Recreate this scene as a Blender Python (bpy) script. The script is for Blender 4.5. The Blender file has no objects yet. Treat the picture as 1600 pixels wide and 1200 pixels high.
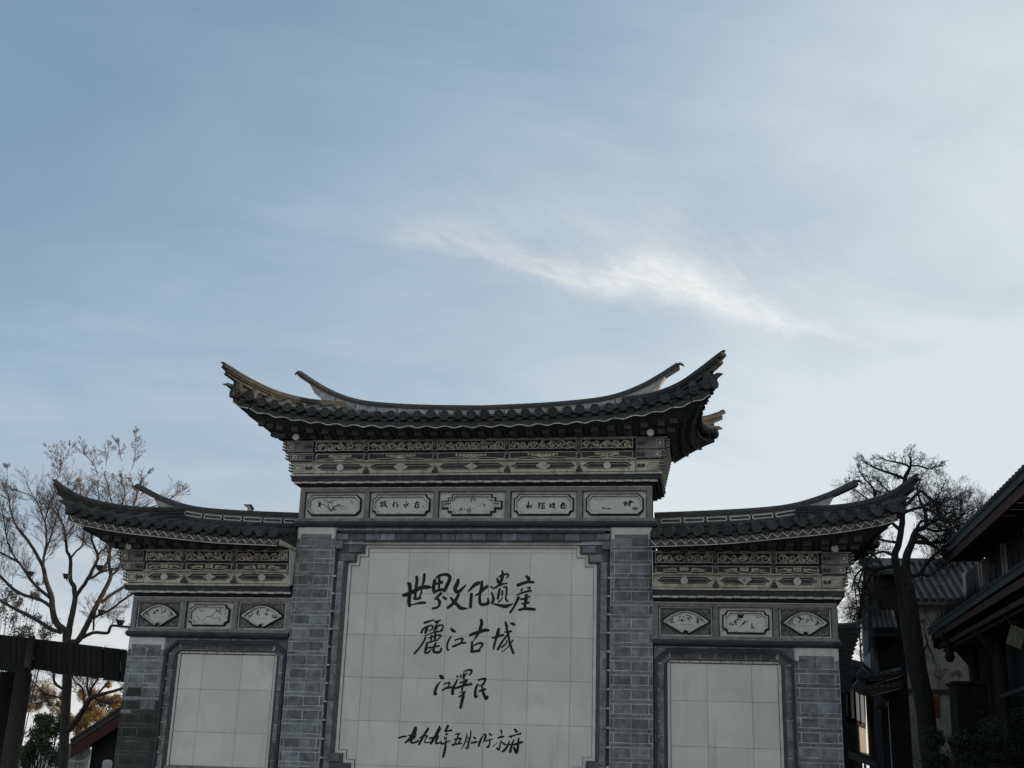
import bpy, math, random
import numpy as np
from mathutils import Vector, Matrix

random.seed(7)
SC = bpy.context.scene
COL = SC.collection

# ------------------------------------------------------------------ camera
CF, CPITCH, CROLL, CYAW = 1880.0, 0.30413, 0.03278, -0.17330
CO = np.array([4.3447, -21.0126, 1.6])
_F = np.array([math.sin(CYAW) * math.cos(CPITCH), math.cos(CYAW) * math.cos(CPITCH), math.sin(CPITCH)])
_R0 = np.array([math.cos(CYAW), -math.sin(CYAW), 0.0])
_U0 = np.cross(_R0, _F)
_R = _R0 * math.cos(CROLL) + _U0 * math.sin(CROLL)
_U = -_R0 * math.sin(CROLL) + _U0 * math.cos(CROLL)
cam = bpy.data.cameras.new('camera')
cam.sensor_width = 36.0
cam.lens = CF / 1600.0 * 36.0
cam.clip_start = 0.1
cam.clip_end = 6000.0
camo = bpy.data.objects.new('camera', cam)
COL.objects.link(camo)
camo.matrix_world = Matrix(((_R[0], _U[0], -_F[0], CO[0]), (_R[1], _U[1], -_F[1], CO[1]),
                            (_R[2], _U[2], -_F[2], CO[2]), (0, 0, 0, 1)))
SC.camera = camo


def ray(u, v):
    return _R * (u - 800) / CF - _U * (v - 600) / CF + _F


def aty(u, v, Y):
    """the point of the plane y = Y seen at photograph pixel (u, v)"""
    d = ray(u, v)
    return CO + d * (Y - CO[1]) / d[1]


def atx(u, v, X):
    d = ray(u, v)
    return CO + d * (X - CO[0]) / d[0]


# ------------------------------------------------------------------ light, sky, exposure
SUN_EL, SUN_AZ = math.radians(4.5), math.radians(84.0)     # azimuth from +Y towards +X
SUN_DIR = np.array([math.sin(SUN_AZ) * math.cos(SUN_EL), math.cos(SUN_AZ) * math.cos(SUN_EL), math.sin(SUN_EL)])
sl = bpy.data.lights.new('sun', 'SUN')
sl.energy = 3.0
sl.angle = math.radians(0.5)
sl.color = (1.0, 0.78, 0.55)
so = bpy.data.objects.new('sun', sl)
COL.objects.link(so)
so.rotation_euler = Vector(-SUN_DIR).to_track_quat('-Z', 'Y').to_euler()
so.location = (30, 5, 30)
SC.view_settings.view_transform = 'Standard'
SC.view_settings.look = 'None'
SC.view_settings.exposure = 0.55
SC.view_settings.gamma = 1.0
SC.view_settings.use_curve_mapping = False


def build_world():
    w = bpy.data.worlds.new('World')
    SC.world = w
    w.use_nodes = True
    nt = w.node_tree
    N, L = nt.nodes, nt.links
    N.clear()

    def node(t, **k):
        n = N.new(t)
        for a, b in k.items():
            setattr(n, a, b)
        return n

    def val(s, x):
        if hasattr(x, 'links') or hasattr(x, 'is_linked'):
            L.new(x, s)
        else:
            s.default_value = x

    def math_(op, a, b=None, c=None, clamp=False):
        n = node('ShaderNodeMath', operation=op, use_clamp=clamp)
        val(n.inputs[0], a)
        if b is not None:
            val(n.inputs[1], b)
        if c is not None:
            val(n.inputs[2], c)
        return n.outputs[0]

    tc = node('ShaderNodeTexCoord')
    D = tc.outputs['Generated']

    def dot(v):
        n = node('ShaderNodeVectorMath', operation='DOT_PRODUCT')
        L.new(D, n.inputs[0])
        n.inputs[1].default_value = [float(q) for q in v]
        return n.outputs['Value']

    def comb(x, y, z=0.0):
        n = node('ShaderNodeCombineXYZ')
        val(n.inputs[0], x)
        val(n.inputs[1], y)
        val(n.inputs[2], z)
        return n.outputs[0]

    def noise(vec, scale, detail=5.0, rough=0.55, dist=0.0):
        n = node('ShaderNodeTexNoise')
        L.new(vec, n.inputs['Vector'])
        n.inputs['Scale'].default_value = scale
        n.inputs['Detail'].default_value = detail
        n.inputs['Roughness'].default_value = rough
        n.inputs['Distortion'].default_value = dist
        return n.outputs['Fac']

    def smooth(x, a, b):
        n = node('ShaderNodeMapRange', interpolation_type='SMOOTHSTEP')
        val(n.inputs['Value'], x)
        n.inputs['From Min'].default_value = a
        n.inputs['From Max'].default_value = b
        return n.outputs['Result']

    def mix(f, a, b):
        n = node('ShaderNodeMix', data_type='RGBA')
        val(n.inputs[0], f)
        val(n.inputs[6], a)
        val(n.inputs[7], b)
        return n.outputs[2]

    sky = node('ShaderNodeTexSky', sky_type='NISHITA')
    sky.sun_disc = False
    sky.sun_elevation = SUN_EL
    sky.sun_rotation = SUN_AZ
    sky.altitude = 2400.0
    sky.air_density = 1.0
    sky.dust_density = 0.6
    sky.ozone_density = 1.6
    # a thin veil of high cloud, thicker towards the east and the horizon
    sep = node('ShaderNodeSeparateXYZ')
    L.new(D, sep.inputs[0])
    up = math_('MAXIMUM', sep.outputs[2], 0.0)
    den = math_('ADD', up, 0.25)
    px_ = math_('DIVIDE', sep.outputs[0], den)
    py_ = math_('DIVIDE', sep.outputs[1], den)
    # streaks drawn out along one wind direction
    a = math.radians(20)
    sx = math_('ADD', math_('MULTIPLY', px_, math.cos(a)), math_('MULTIPLY', py_, math.sin(a)))
    sy = math_('SUBTRACT', math_('MULTIPLY', py_, math.cos(a)), math_('MULTIPLY', px_, math.sin(a)))
    broad = noise(comb(math_('MULTIPLY', sx, 0.8), sy, 0.3), 1.0, 5.0, 0.55, 0.5)
    fine = noise(comb(math_('MULTIPLY', sx, 0.8), math_('MULTIPLY', sy, 1.5), 2.0), 2.4, 7.0, 0.62, 0.8)
    # cover grows towards the bright side (east), the horizon and the south
    veil = math_('ADD', math_('MULTIPLY', sep.outputs[0], 1.12), 1.30)
    veil = math_('SUBTRACT', veil, math_('MULTIPLY', up, 1.55))
    south = math_('MAXIMUM', math_('MULTIPLY', sep.outputs[1], -1.0), 0.0)
    veil = math_('ADD', veil, math_('MULTIPLY', south, 1.1))
    veil = math_('ADD', veil, math_('MULTIPLY', math_('SUBTRACT', broad, 0.5), 1.0))
    veil = math_('ADD', veil, math_('MULTIPLY', math_('SUBTRACT', fine, 0.5), 0.42))
    # soft drawn-out bands of thin cirrus
    band = noise(comb(math_('MULTIPLY', sx, 0.30), math_('MULTIPLY', sy, 1.9), 5.0), 1.5, 5.0, 0.5, 0.5)
    veil = math_('ADD', veil, math_('MULTIPLY', smooth(band, 0.48, 0.74), 0.20))
    veil = math_('ADD', veil, math_('MULTIPLY', smooth(up, 0.36, 0.06), 0.16))
    vmask = math_('MULTIPLY', veil, 1.0, clamp=True)
    vmask = math_('ADD', math_('MULTIPLY', math_('POWER', vmask, 1.4), 0.92), 0.08)
    nish = node('ShaderNodeVectorMath', operation='SCALE')
    L.new(sky.outputs[0], nish.inputs[0])
    nish.inputs['Scale'].default_value = 1.0
    # colours below are divided by the background strength used further down
    S = 0.10
    base = mix(0.75, nish.outputs[0], (0.138 / S, 0.237 / S, 0.355 / S, 1.0))      # thin blue haze layer
    warm = smooth(up, 0.30, 0.02)
    vcol = mix(warm, (0.460 / S, 0.517 / S, 0.553 / S, 1.0), (0.565 / S, 0.555 / S, 0.540 / S, 1.0))
    col = mix(vmask, base, vcol)
    #(0.465 / S, 0.505 / S, 0.525 / S, 1.0))

    # one bright feather of cirrus
    p0, p1 = ray(600, 370), ray(1330, 530)
    e0 = p0 + p1
    e0 /= np.linalg.norm(e0)
    p0, p1 = p0 / (p0 @ e0), p1 / (p1 @ e0)
    e1 = p1 - p0
    ln = np.linalg.norm(e1)
    e1 /= ln
    e2 = np.cross(e0, e1)
    if e2[2] < 0:
        e2 = -e2
    d0 = math_('MAXIMUM', dot(e0), 0.05)
    s = math_('ADD', math_('DIVIDE', math_('DIVIDE', dot(e1), d0), float(ln)), 0.5)    # 0..1 along the feather
    t = math_('DIVIDE', math_('DIVIDE', dot(e2), d0), float(ln))

    def fcurve(x, pts):
        n = node('ShaderNodeFloatCurve')
        cm = n.mapping
        c = cm.curves[0]
        while len(c.points) > 2:
            c.points.remove(c.points[1])
        c.points[0].location = pts[0]
        c.points[1].location = pts[-1]
        for p in pts[1:-1]:
            c.points.new(*p)
        cm.update()
        L.new(x, n.inputs['Value'])
        return n.outputs[0]

    sc_ = math_('DIVIDE', math_('ADD', s, 0.15), 1.3, clamp=True)

    def Sx(q):
        return (q + 0.15) / 1.3
    cen = fcurve(sc_, [(0, .5), (Sx(0), .5), (Sx(.14), .57), (Sx(.25), .54), (Sx(.36), .49), (Sx(.49), .53), (Sx(.56), .60),
                       (Sx(.64), .57), (Sx(.83), .505), (Sx(1), .5), (1, .5)])
    amp = fcurve(sc_, [(0, 0), (Sx(-.06), 0), (Sx(.05), .26), (Sx(.20), .38), (Sx(.34), .52), (Sx(.47), .72), (Sx(.58), .96),
                       (Sx(.68), .98), (Sx(.78), .80), (Sx(.92), .46), (Sx(1.02), .16), (Sx(1.1), 0), (1, 0)])
    wid = fcurve(sc_, [(0, .3), (Sx(.1), .42), (Sx(.3), .34), (Sx(.45), .56), (Sx(.58), .72), (Sx(.7), .58), (Sx(.85), .36), (Sx(1), .2), (1, .2)])
    off = math_('MULTIPLY', math_('SUBTRACT', cen, 0.5), 0.4)
    tt = math_('SUBTRACT', t, off)
    # fibres sweep up and to the left out of the spine
    wob = noise(comb(math_('MULTIPLY', s, 5.0), math_('MULTIPLY', t, 9.0), 1.7), 1.6, 5.0, 0.6, 0.8)
    tt = math_('ADD', tt, math_('MULTIPLY', math_('SUBTRACT', wob, 0.5), 0.075))
    w_ = math_('MULTIPLY', wid, 0.062)
    wup = math_('MULTIPLY', w_, 1.35)
    side = math_('GREATER_THAN', tt, 0.0)
    ww = math_('ADD', math_('MULTIPLY', side, wup), math_('MULTIPLY', math_('SUBTRACT', 1.0, side), math_('MULTIPLY', w_, 0.75)))
    q = math_('DIVIDE', tt, ww)
    g = math_('EXPONENT', math_('MULTIPLY', math_('MULTIPLY', q, q), -1.0))
    fib = noise(comb(math_('ADD', math_('MULTIPLY', s, 5.0), math_('MULTIPLY', t, 8.0)), math_('MULTIPLY', t, 5.0), 4.4), 2.2, 7.0, 0.6, 1.2)
    fibm = math_('ADD', 0.74, math_('MULTIPLY', smooth(fib, 0.25, 0.75), 0.34))
    fil = noise(comb(math_('ADD', math_('MULTIPLY', s, 7.0), math_('MULTIPLY', t, 5.0)), math_('MULTIPLY', t, 34.0), 7.7), 1.8, 8.0, 0.66, 1.4)
    fibm = math_('MULTIPLY', fibm, math_('ADD', 0.72, math_('MULTIPLY', smooth(fil, 0.28, 0.74), 0.5)))
    feather = math_('MULTIPLY', math_('MULTIPLY', g, amp), fibm)
    # a faint wisp rising above it
    q2 = math_('DIVIDE', math_('SUBTRACT', tt, math_('MULTIPLY', 0.10, 1.0)), 0.075)
    g2 = math_('EXPONENT', math_('MULTIPLY', math_('MULTIPLY', q2, q2), -1.0))
    wisp = math_('MULTIPLY', math_('MULTIPLY', g2, amp), math_('MULTIPLY', smooth(fib, 0.40, 0.8), 0.24))
    front = math_('GREATER_THAN', dot(e0), 0.3)
    fm = math_('MULTIPLY', math_('ADD', feather, wisp, clamp=True), front, clamp=True)
    col = mix(math_('MULTIPLY', fm, 0.86), col, (0.62 / S, 0.615 / S, 0.60 / S, 1.0))
    # below the horizon: dull ground tone
    gm = smooth(sep.outputs[2], -0.02, 0.0)
    col = mix(gm, (0.12 / S, 0.12 / S, 0.115 / S, 1.0), col)
    bg = node('ShaderNodeBackground')
    L.new(col, bg.inputs[0])
    bg.inputs[1].default_value = S
    out = node('ShaderNodeOutputWorld')
    L.new(bg.outputs[0], out.inputs[0])


build_world()


# ------------------------------------------------------------------ materials
def mat(name, col, rough=0.85, var=0.0, nscale=3.0, namt=0.25, dark=None, bump=0.0, bscale=40.0, tint=None, streak=False, spec=0.3):
    m = bpy.data.materials.new(name)
    m.use_nodes = True
    nt = m.node_tree
    N, L = nt.nodes, nt.links
    b = N['Principled BSDF']
    b.inputs['Roughness'].default_value = rough
    b.inputs['Specular IOR Level'].default_value = spec
    geo = N.new('ShaderNodeNewGeometry')
    mp = N.new('ShaderNodeMapping')
    L.new(geo.outputs['Position'], mp.inputs['Vector'])
    mp.inputs['Scale'].default_value = (1, 1, 0.25 if streak else 1)
    n = N.new('ShaderNodeTexNoise')
    n.inputs['Scale'].default_value = nscale
    n.inputs['Detail'].default_value = 8
    n.inputs['Roughness'].default_value = 0.65
    L.new(mp.outputs[0], n.inputs['Vector'])
    mr = N.new('ShaderNodeMapRange')
    mr.inputs['From Min'].default_value = 0.3
    mr.inputs['From Max'].default_value = 0.7
    L.new(n.outputs['Fac'], mr.inputs['Value'])
    mx = N.new('ShaderNodeMix')
    mx.data_type = 'RGBA'
    c = list(col) + [1.0]
    d = [x * (1 - namt) for x in col] if dark is None else list(dark)
    mx.inputs[6].default_value = d + [1.0]
    mx.inputs[7].default_value = [min(0.9, x * (1 + namt * 0.6)) for x in col] + [1.0]
    L.new(mr.outputs[0], mx.inputs[0])
    last = mx.outputs[2]
    if var > 0:
        oi = N.new('ShaderNodeObjectInfo')
        vr = N.new('ShaderNodeMapRange')
        vr.inputs['To Min'].default_value = 1 - var
        vr.inputs['To Max'].default_value = 1 + var
        L.new(oi.outputs['Random'], vr.inputs['Value'])
        vm = N.new('ShaderNodeVectorMath')
        vm.operation = 'SCALE'
        L.new(last, vm.inputs[0])
        L.new(vr.outputs[0], vm.inputs['Scale'])
        last = vm.outputs[0]
    # patches of further colours (lichen, rust, lime smears, run-off): (colour, threshold, scale, drawn out downwards)
    for tn in ([] if tint is None else tint if isinstance(tint, list) else [tint]):
        n2 = N.new('ShaderNodeTexNoise')
        n2.inputs['Scale'].default_value = tn[2]
        n2.inputs['Detail'].default_value = 7
        n2.inputs['Roughness'].default_value = 0.6
        if len(tn) > 3:
            mp2 = N.new('ShaderNodeMapping')
            mp2.inputs['Scale'].default_value = (1, 1, tn[3])
            mp2.inputs['Location'].default_value = (3.1, 1.7, 0.4)
            L.new(geo.outputs['Position'], mp2.inputs['Vector'])
            L.new(mp2.outputs[0], n2.inputs['Vector'])
        else:
            L.new(geo.outputs['Position'], n2.inputs['Vector'])
        r2 = N.new('ShaderNodeMapRange')
        r2.inputs['From Min'].default_value = tn[1]
        r2.inputs['From Max'].default_value = tn[1] + 0.14
        L.new(n2.outputs['Fac'], r2.inputs['Value'])
        m2 = N.new('ShaderNodeMix')
        m2.data_type = 'RGBA'
        L.new(r2.outputs[0], m2.inputs[0])
        L.new(last, m2.inputs[6])
        m2.inputs[7].default_value = list(tn[0]) + [1.0]
        last = m2.outputs[2]
    L.new(last, b.inputs['Base Color'])
    if bump > 0:
        n3 = N.new('ShaderNodeTexNoise')
        n3.inputs['Scale'].default_value = bscale
        n3.inputs['Detail'].default_value = 5
        L.new(geo.outputs['Position'], n3.inputs['Vector'])
        bp = N.new('ShaderNodeBump')
        bp.inputs['Strength'].default_value = bump
        bp.inputs['Distance'].default_value = 0.02
        L.new(n3.outputs['Fac'], bp.inputs['Height'])
        L.new(bp.outputs[0], b.inputs['Normal'])
    return m


M = dict(
    marble=mat('marble', (0.62, 0.595, 0.545), 0.42, 0.055, 1.1, 0.12, bump=0.05, bscale=25, tint=[((0.53, 0.50, 0.43), 0.60, 1.0), ((0.51, 0.495, 0.455), 0.57, 6.0, 0.10)]),
    marble_trim=mat('marble_trim', (0.59, 0.56, 0.505), 0.6, 0.05, 6, 0.2),
    grout=mat('grout', (0.36, 0.35, 0.33), 0.9),
    brick=mat('grey_brick', (0.195, 0.205, 0.212), 0.9, 0.32, 7, 0.55, bump=0.6, bscale=60, tint=[((0.095, 0.098, 0.095), 0.55, 2.6), ((0.33, 0.33, 0.315), 0.60, 9.0)]),
    brick_dark=mat('dark_brick', (0.10, 0.103, 0.103), 0.9, 0.22, 9, 0.35, bump=0.5, bscale=60),
    mortar=mat('mortar', (0.48, 0.47, 0.44), 0.95, 0.0, 4, 0.55, tint=((0.10, 0.10, 0.095), 0.58, 1.6)),
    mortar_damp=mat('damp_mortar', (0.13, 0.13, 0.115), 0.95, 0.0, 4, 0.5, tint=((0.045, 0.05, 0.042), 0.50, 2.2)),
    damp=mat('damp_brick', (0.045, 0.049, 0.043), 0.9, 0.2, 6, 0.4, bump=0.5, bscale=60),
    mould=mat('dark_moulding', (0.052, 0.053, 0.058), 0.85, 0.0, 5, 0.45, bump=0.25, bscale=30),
    mould_top=mat('pale_moulding', (0.20, 0.195, 0.185), 0.9, 0.0, 6, 0.55, bump=0.2),  # paler tone for the upper slope of the sill moulding
    stone=mat('grey_stone', (0.21, 0.205, 0.19), 0.9, 0.06, 7, 0.35, bump=0.3, bscale=50),
    plaster=mat('worn_plaster', (0.60, 0.54, 0.45), 0.9, 0.05, 5, 0.55, bump=0.2, tint=[((0.20, 0.175, 0.14), 0.55, 5.0), ((0.13, 0.12, 0.105), 0.60, 12.0, 0.3)]),
    pale=mat('pale_plaster', (0.54, 0.525, 0.485), 0.9, 0.05, 8, 0.25, bump=0.1, tint=((0.24, 0.22, 0.19), 0.64, 6.0)),
    rim=mat('pale_rim', (0.54, 0.52, 0.475), 0.85, 0.05, 10, 0.55, tint=((0.20, 0.19, 0.17), 0.60, 6.0)),
    plaque=mat('plaque_plaster', (0.58, 0.565, 0.525), 0.85, 0.04, 4, 0.14, tint=((0.38, 0.36, 0.33), 0.64, 7.0)),
    carve=mat('carved_plaster', (0.58, 0.51, 0.42), 0.9, 0.0, 16, 0.65, tint=((0.17, 0.15, 0.125), 0.55, 9.0)),
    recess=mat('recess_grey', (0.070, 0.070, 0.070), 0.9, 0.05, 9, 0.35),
    black=mat('shade_and_paint_black', (0.022, 0.022, 0.024), 0.8, 0.0, 9, 0.3),  # black paint, also painted-in shadow under the cornice and round the plaques
    tile=mat('roof_tile', (0.050, 0.050, 0.050), 0.85, 0.25, 10, 0.45, bump=0.4, bscale=40, tint=[((0.040, 0.047, 0.032), 0.53, 4.0), ((0.13, 0.125, 0.11), 0.64, 13.0)]),
    tile_lt=mat('grey_drip_tile', (0.052, 0.051, 0.047), 0.85, 0.2, 12, 0.5, bump=0.3),
    deck=mat('tile_bed', (0.035, 0.035, 0.036), 0.95, 0.0, 8, 0.4),
    soffit=mat('soffit', (0.055, 0.052, 0.048), 0.9, 0.08, 6, 0.5, bump=0.3),
    hip=mat('hip_ridge', (0.060, 0.058, 0.056), 0.85, 0.0, 9, 0.45, bump=0.4, bscale=30, tint=((0.10, 0.085, 0.065), 0.58, 5.0)),
    infill=mat('lime_infill', (0.36, 0.355, 0.34), 0.9, 0.0, 7, 0.45, tint=((0.12, 0.115, 0.105), 0.55, 5.0)),
    ink=mat('ink', (0.008, 0.008, 0.010), 0.6, 0.0, 5, 0.2),
    ink_grey=mat('faded_ink', (0.11, 0.11, 0.11), 0.9),
    ink_red=mat('faded_red', (0.14, 0.085, 0.08), 0.9),
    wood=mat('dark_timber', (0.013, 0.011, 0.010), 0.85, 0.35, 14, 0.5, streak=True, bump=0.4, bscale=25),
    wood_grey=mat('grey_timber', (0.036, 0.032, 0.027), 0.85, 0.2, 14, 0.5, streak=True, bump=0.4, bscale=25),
    wood_red=mat('red_timber', (0.050, 0.016, 0.011), 0.8, 0.15, 9, 0.4, streak=True),
    wood_brown=mat('brown_timber', (0.022, 0.014, 0.009), 0.8, 0.15, 9, 0.4, streak=True),
    bark=mat('bark', (0.050, 0.043, 0.037), 0.95, 0.1, 12, 0.5, streak=True, bump=0.6, bscale=30),
    bark_dark=mat('dark_bark', (0.028, 0.025, 0.023), 0.95, 0.1, 12, 0.5, streak=True, bump=0.6, bscale=30),
    fanbg=mat('fan_ground', (0.125, 0.125, 0.118), 0.9, 0.05, 11, 0.6),
    twig=mat('twig', (0.080, 0.060, 0.052), 0.95, 0.1, 4, 0.3),
    twig_dark=mat('dark_twig', (0.035, 0.032, 0.031), 0.95, 0.1, 4, 0.3),
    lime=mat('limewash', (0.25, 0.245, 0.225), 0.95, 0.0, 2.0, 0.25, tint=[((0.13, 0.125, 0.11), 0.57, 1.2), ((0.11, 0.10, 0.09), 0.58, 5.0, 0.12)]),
    white=mat('white_paint', (0.36, 0.37, 0.36), 0.7, 0.0, 8, 0.2),
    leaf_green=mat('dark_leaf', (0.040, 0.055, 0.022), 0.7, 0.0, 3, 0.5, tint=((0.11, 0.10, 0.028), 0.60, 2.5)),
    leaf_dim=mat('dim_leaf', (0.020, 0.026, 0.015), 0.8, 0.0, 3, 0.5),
    leaf_gold=mat('golden_leaf', (0.34, 0.215, 0.075), 0.8, 0.0, 1.2, 0.4),
    leaf_grey=mat('grey_leaf', (0.085, 0.090, 0.080), 0.8, 0.0, 2, 0.4),
    leaf_straw=mat('straw_leaf', (0.34, 0.27, 0.17), 0.9, 0.0, 1.2, 0.3),
    paving=mat('paving', (0.26, 0.25, 0.23), 0.85, 0.0, 0.6, 0.3, bump=0.2, bscale=6),
    lantern_or=mat('orange_lantern', (0.40, 0.17, 0.10), 0.6, 0.0, 12, 0.15),
    lantern_red=mat('red_lantern', (0.045, 0.006, 0.009), 0.6),
    sign=mat('sign_board', (0.14, 0.12, 0.07), 0.8, 0.0, 9, 0.3),
    poster=mat('poster', (0.10, 0.036, 0.014), 0.8, 0.0, 9, 0.3),
    stone_white=mat('white_stone', (0.42, 0.41, 0.38), 0.9, 0.0, 7, 0.25, bump=0.2),
    glass=mat('dark_glass', (0.02, 0.021, 0.022), 0.35, spec=0.15),
    skin=mat('skin', (0.32, 0.20, 0.14), 0.7),
    cloth=mat('pale_cloth', (0.20, 0.19, 0.18), 0.9),
    cloth_dark=mat('dark_cloth', (0.03, 0.03, 0.035), 0.9),
    metal=mat('dark_metal', (0.03, 0.03, 0.032), 0.5),
)


# ------------------------------------------------------------------ mesh builder and objects
ORG = {}


class MB:
    def __init__(s):
        s.v, s.f, s.m, s.mats = [], [], [], []

    def mi(s, m):
        if m not in s.mats:
            s.mats.append(m)
        return s.mats.index(m)

    def add(s, vs, fs, m):
        o = len(s.v)
        s.v.extend([tuple(float(c) for c in p) for p in vs])
        i = s.mi(m)
        for f in fs:
            s.f.append(tuple(o + k for k in f))
            s.m.append(i)

    def box(s, x0, x1, y0, y1, z0, z1, m):
        s.add([(x0, y0, z0), (x1, y0, z0), (x1, y1, z0), (x0, y1, z0), (x0, y0, z1), (x1, y0, z1), (x1, y1, z1), (x0, y1, z1)],
              [(0, 3, 2, 1), (4, 5, 6, 7), (0, 1, 5, 4), (1, 2, 6, 5), (2, 3, 7, 6), (3, 0, 4, 7)], m)

    def obox(s, c, ax, ay, az, m):
        """oriented box: centre and three half-axis vectors"""
        c, ax, ay, az = map(np.array, (c, ax, ay, az))
        vs = [c + a * ax + b * ay + d * az for d in (-1, 1) for a, b in ((-1, -1), (1, -1), (1, 1), (-1, 1))]
        s.add(vs, [(0, 3, 2, 1), (4, 5, 6, 7), (0, 1, 5, 4), (1, 2, 6, 5), (2, 3, 7, 6), (3, 0, 4, 7)], m)

    def prism(s, pts, y0, y1, mf, ms=None):
        """polygon of (x, z) points extruded from y0 (front) to y1; front/back material mf, sides ms"""
        n = len(pts)
        ms = ms or mf
        s.add([(x, y0, z) for x, z in pts], [tuple(range(n))], mf)
        s.add([(x, y1, z) for x, z in pts], [tuple(range(n - 1, -1, -1))], mf)
        s.add([(x, y0, z) for x, z in pts] + [(x, y1, z) for x, z in pts],
              [(i, i + n, (i + 1) % n + n, (i + 1) % n) for i in range(n)], ms)

    def ring(s, outer, inner, y0, y1, mf, ms=None):
        """flat ring between two polygons with equal point count, front y0, back y1"""
        n = len(outer)
        ms = ms or mf
        vs = [(x, y0, z) for x, z in outer] + [(x, y0, z) for x, z in inner]
        s.add(vs, [(i, (i + 1) % n, (i + 1) % n + n, i + n) for i in range(n)], mf)
        for pl in (outer, inner):
            s.add([(x, y0, z) for x, z in pl] + [(x, y1, z) for x, z in pl],
                  [(i, i + n, (i + 1) % n + n, (i + 1) % n) for i in range(n)], ms)

    def tube(s, pts, rad, m, k=6, cap=True):
        pts = [np.array(p, float) for p in pts]
        n = len(pts)
        if not hasattr(rad, '__len__'):
            rad = [rad] * n
        ref = np.array([0.31, 0.86, 0.41])
        vs, fs = [], []
        for i, p in enumerate(pts):
            d = pts[min(i + 1, n - 1)] - pts[max(i - 1, 0)]
            d = d / (np.linalg.norm(d) + 1e-9)
            a = np.cross(d, ref)
            a /= np.linalg.norm(a) + 1e-9
            b = np.cross(d, a)
            for j in range(k):
                t = 2 * math.pi * j / k
                vs.append(p + rad[i] * (a * math.cos(t) + b * math.sin(t)))
        for i in range(n - 1):
            for j in range(k):
                fs.append((i * k + j, i * k + (j + 1) % k, (i + 1) * k + (j + 1) % k, (i + 1) * k + j))
        if cap:
            fs.append(tuple(range(k)))
            fs.append(tuple((n - 1) * k + j for j in range(k - 1, -1, -1)))
        s.add(vs, fs, m)

    def sweep(s, pts, prof, m, scale=None, up=(0, 0, 1), cap=True):
        """sweep a closed profile of (side, up) offsets along pts"""
        pts = [np.array(p, float) for p in pts]
        n, k = len(pts), len(prof)
        up = np.array(up, float)
        vs, fs = [], []
        for i, p in enumerate(pts):
            d = pts[min(i + 1, n - 1)] - pts[max(i - 1, 0)]
            d /= np.linalg.norm(d) + 1e-9
            a = np.cross(d, up)
            a /= np.linalg.norm(a) + 1e-9
            b = np.cross(a, d)
            q = 1.0 if scale is None else scale[i]
            for x, z in prof:
                vs.append(p + q * (a * x + b * z))
        for i in range(n - 1):
            for j in range(k):
                fs.append((i * k + j, i * k + (j + 1) % k, (i + 1) * k + (j + 1) % k, (i + 1) * k + j))
        if cap:
            fs.append(tuple(range(k - 1, -1, -1)))
            fs.append(tuple((n - 1) * k + j for j in range(k)))
        s.add(vs, fs, m)

    def cyl(s, c, axis, r, h, m, k=16, r2=None):
        c = np.array(c, float)
        a = np.array(axis, float)
        a /= np.linalg.norm(a)
        s.tube([c - a * h / 2, c + a * h / 2], [r, r if r2 is None else r2], m, k)

    def mesh(s, name):
        me = bpy.data.meshes.new(name)
        me.from_pydata(s.v, [], s.f)
        for m in s.mats:
            me.materials.append(m)
        me.polygons.foreach_set('material_index', s.m)
        me.update()
        return me

    def build(s, name, parent=None, smooth=False, fixn=False):
        if not s.v:
            return None
        if parent is not None:
            o = ORG.get(parent.name, (0, 0, 0))
            s.v = [(x - o[0], y - o[1], z - o[2]) for x, y, z in s.v]
        me = s.mesh(name)
        if smooth:
            me.polygons.foreach_set('use_smooth', [True] * len(me.polygons))
        ob = bpy.data.objects.new(name, me)
        COL.objects.link(ob)
        if parent is not None:
            ob.parent = parent
            ORG[ob.name] = ORG.get(parent.name, (0, 0, 0))
        return ob


def thing(name, label, cat, loc=(0, 0, 0), group=None):
    o = bpy.data.objects.new(name, None)
    COL.objects.link(o)
    o.empty_display_size = 0.2
    o.location = loc
    ORG[o.name] = tuple(float(c) for c in loc)
    tag(o, label, cat, group)
    return o


def tag(o, label=None, cat=None, group=None, kind=None):
    if label:
        o['label'] = label
    if cat:
        o['category'] = cat
    if group:
        o['group'] = group
    if kind:
        o['kind'] = kind
    return o


def inst(me, name, parent, mtx):
    ob = bpy.data.objects.new(name, me)
    COL.objects.link(ob)
    ob.parent = parent
    g = ORG.get(parent.name, (0, 0, 0))
    mm = Matrix(mtx) if not isinstance(mtx, Matrix) else mtx.copy()
    mm.translation = mm.translation - Vector(g)
    ob.matrix_local = mm
    return ob


def frame_mtx(p, x, y, z):
    return Matrix(((x[0], y[0], z[0], p[0]), (x[1], y[1], z[1], p[1]), (x[2], y[2], z[2], p[2]), (0, 0, 0, 1)))


def curve(pts):
    """smooth interpolation through (x, z) points"""
    xs = [p[0] for p in pts]
    zs = [p[1] for p in pts]
    n = len(pts)
    sl = []
    for i in range(n):
        a, b = max(i - 1, 0), min(i + 1, n - 1)
        sl.append((zs[b] - zs[a]) / (xs[b] - xs[a]))

    def f(x):
        if x <= xs[0]:
            return zs[0] + sl[0] * (x - xs[0])
        if x >= xs[-1]:
            return zs[-1] + sl[-1] * (x - xs[-1])
        for i in range(n - 1):
            if x <= xs[i + 1]:
                h = xs[i + 1] - xs[i]
                t = (x - xs[i]) / h
                return ((2 * t ** 3 - 3 * t * t + 1) * zs[i] + (t ** 3 - 2 * t * t + t) * h * sl[i]
                        + (-2 * t ** 3 + 3 * t * t) * zs[i + 1] + (t ** 3 - t * t) * h * sl[i + 1])
    return f


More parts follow.
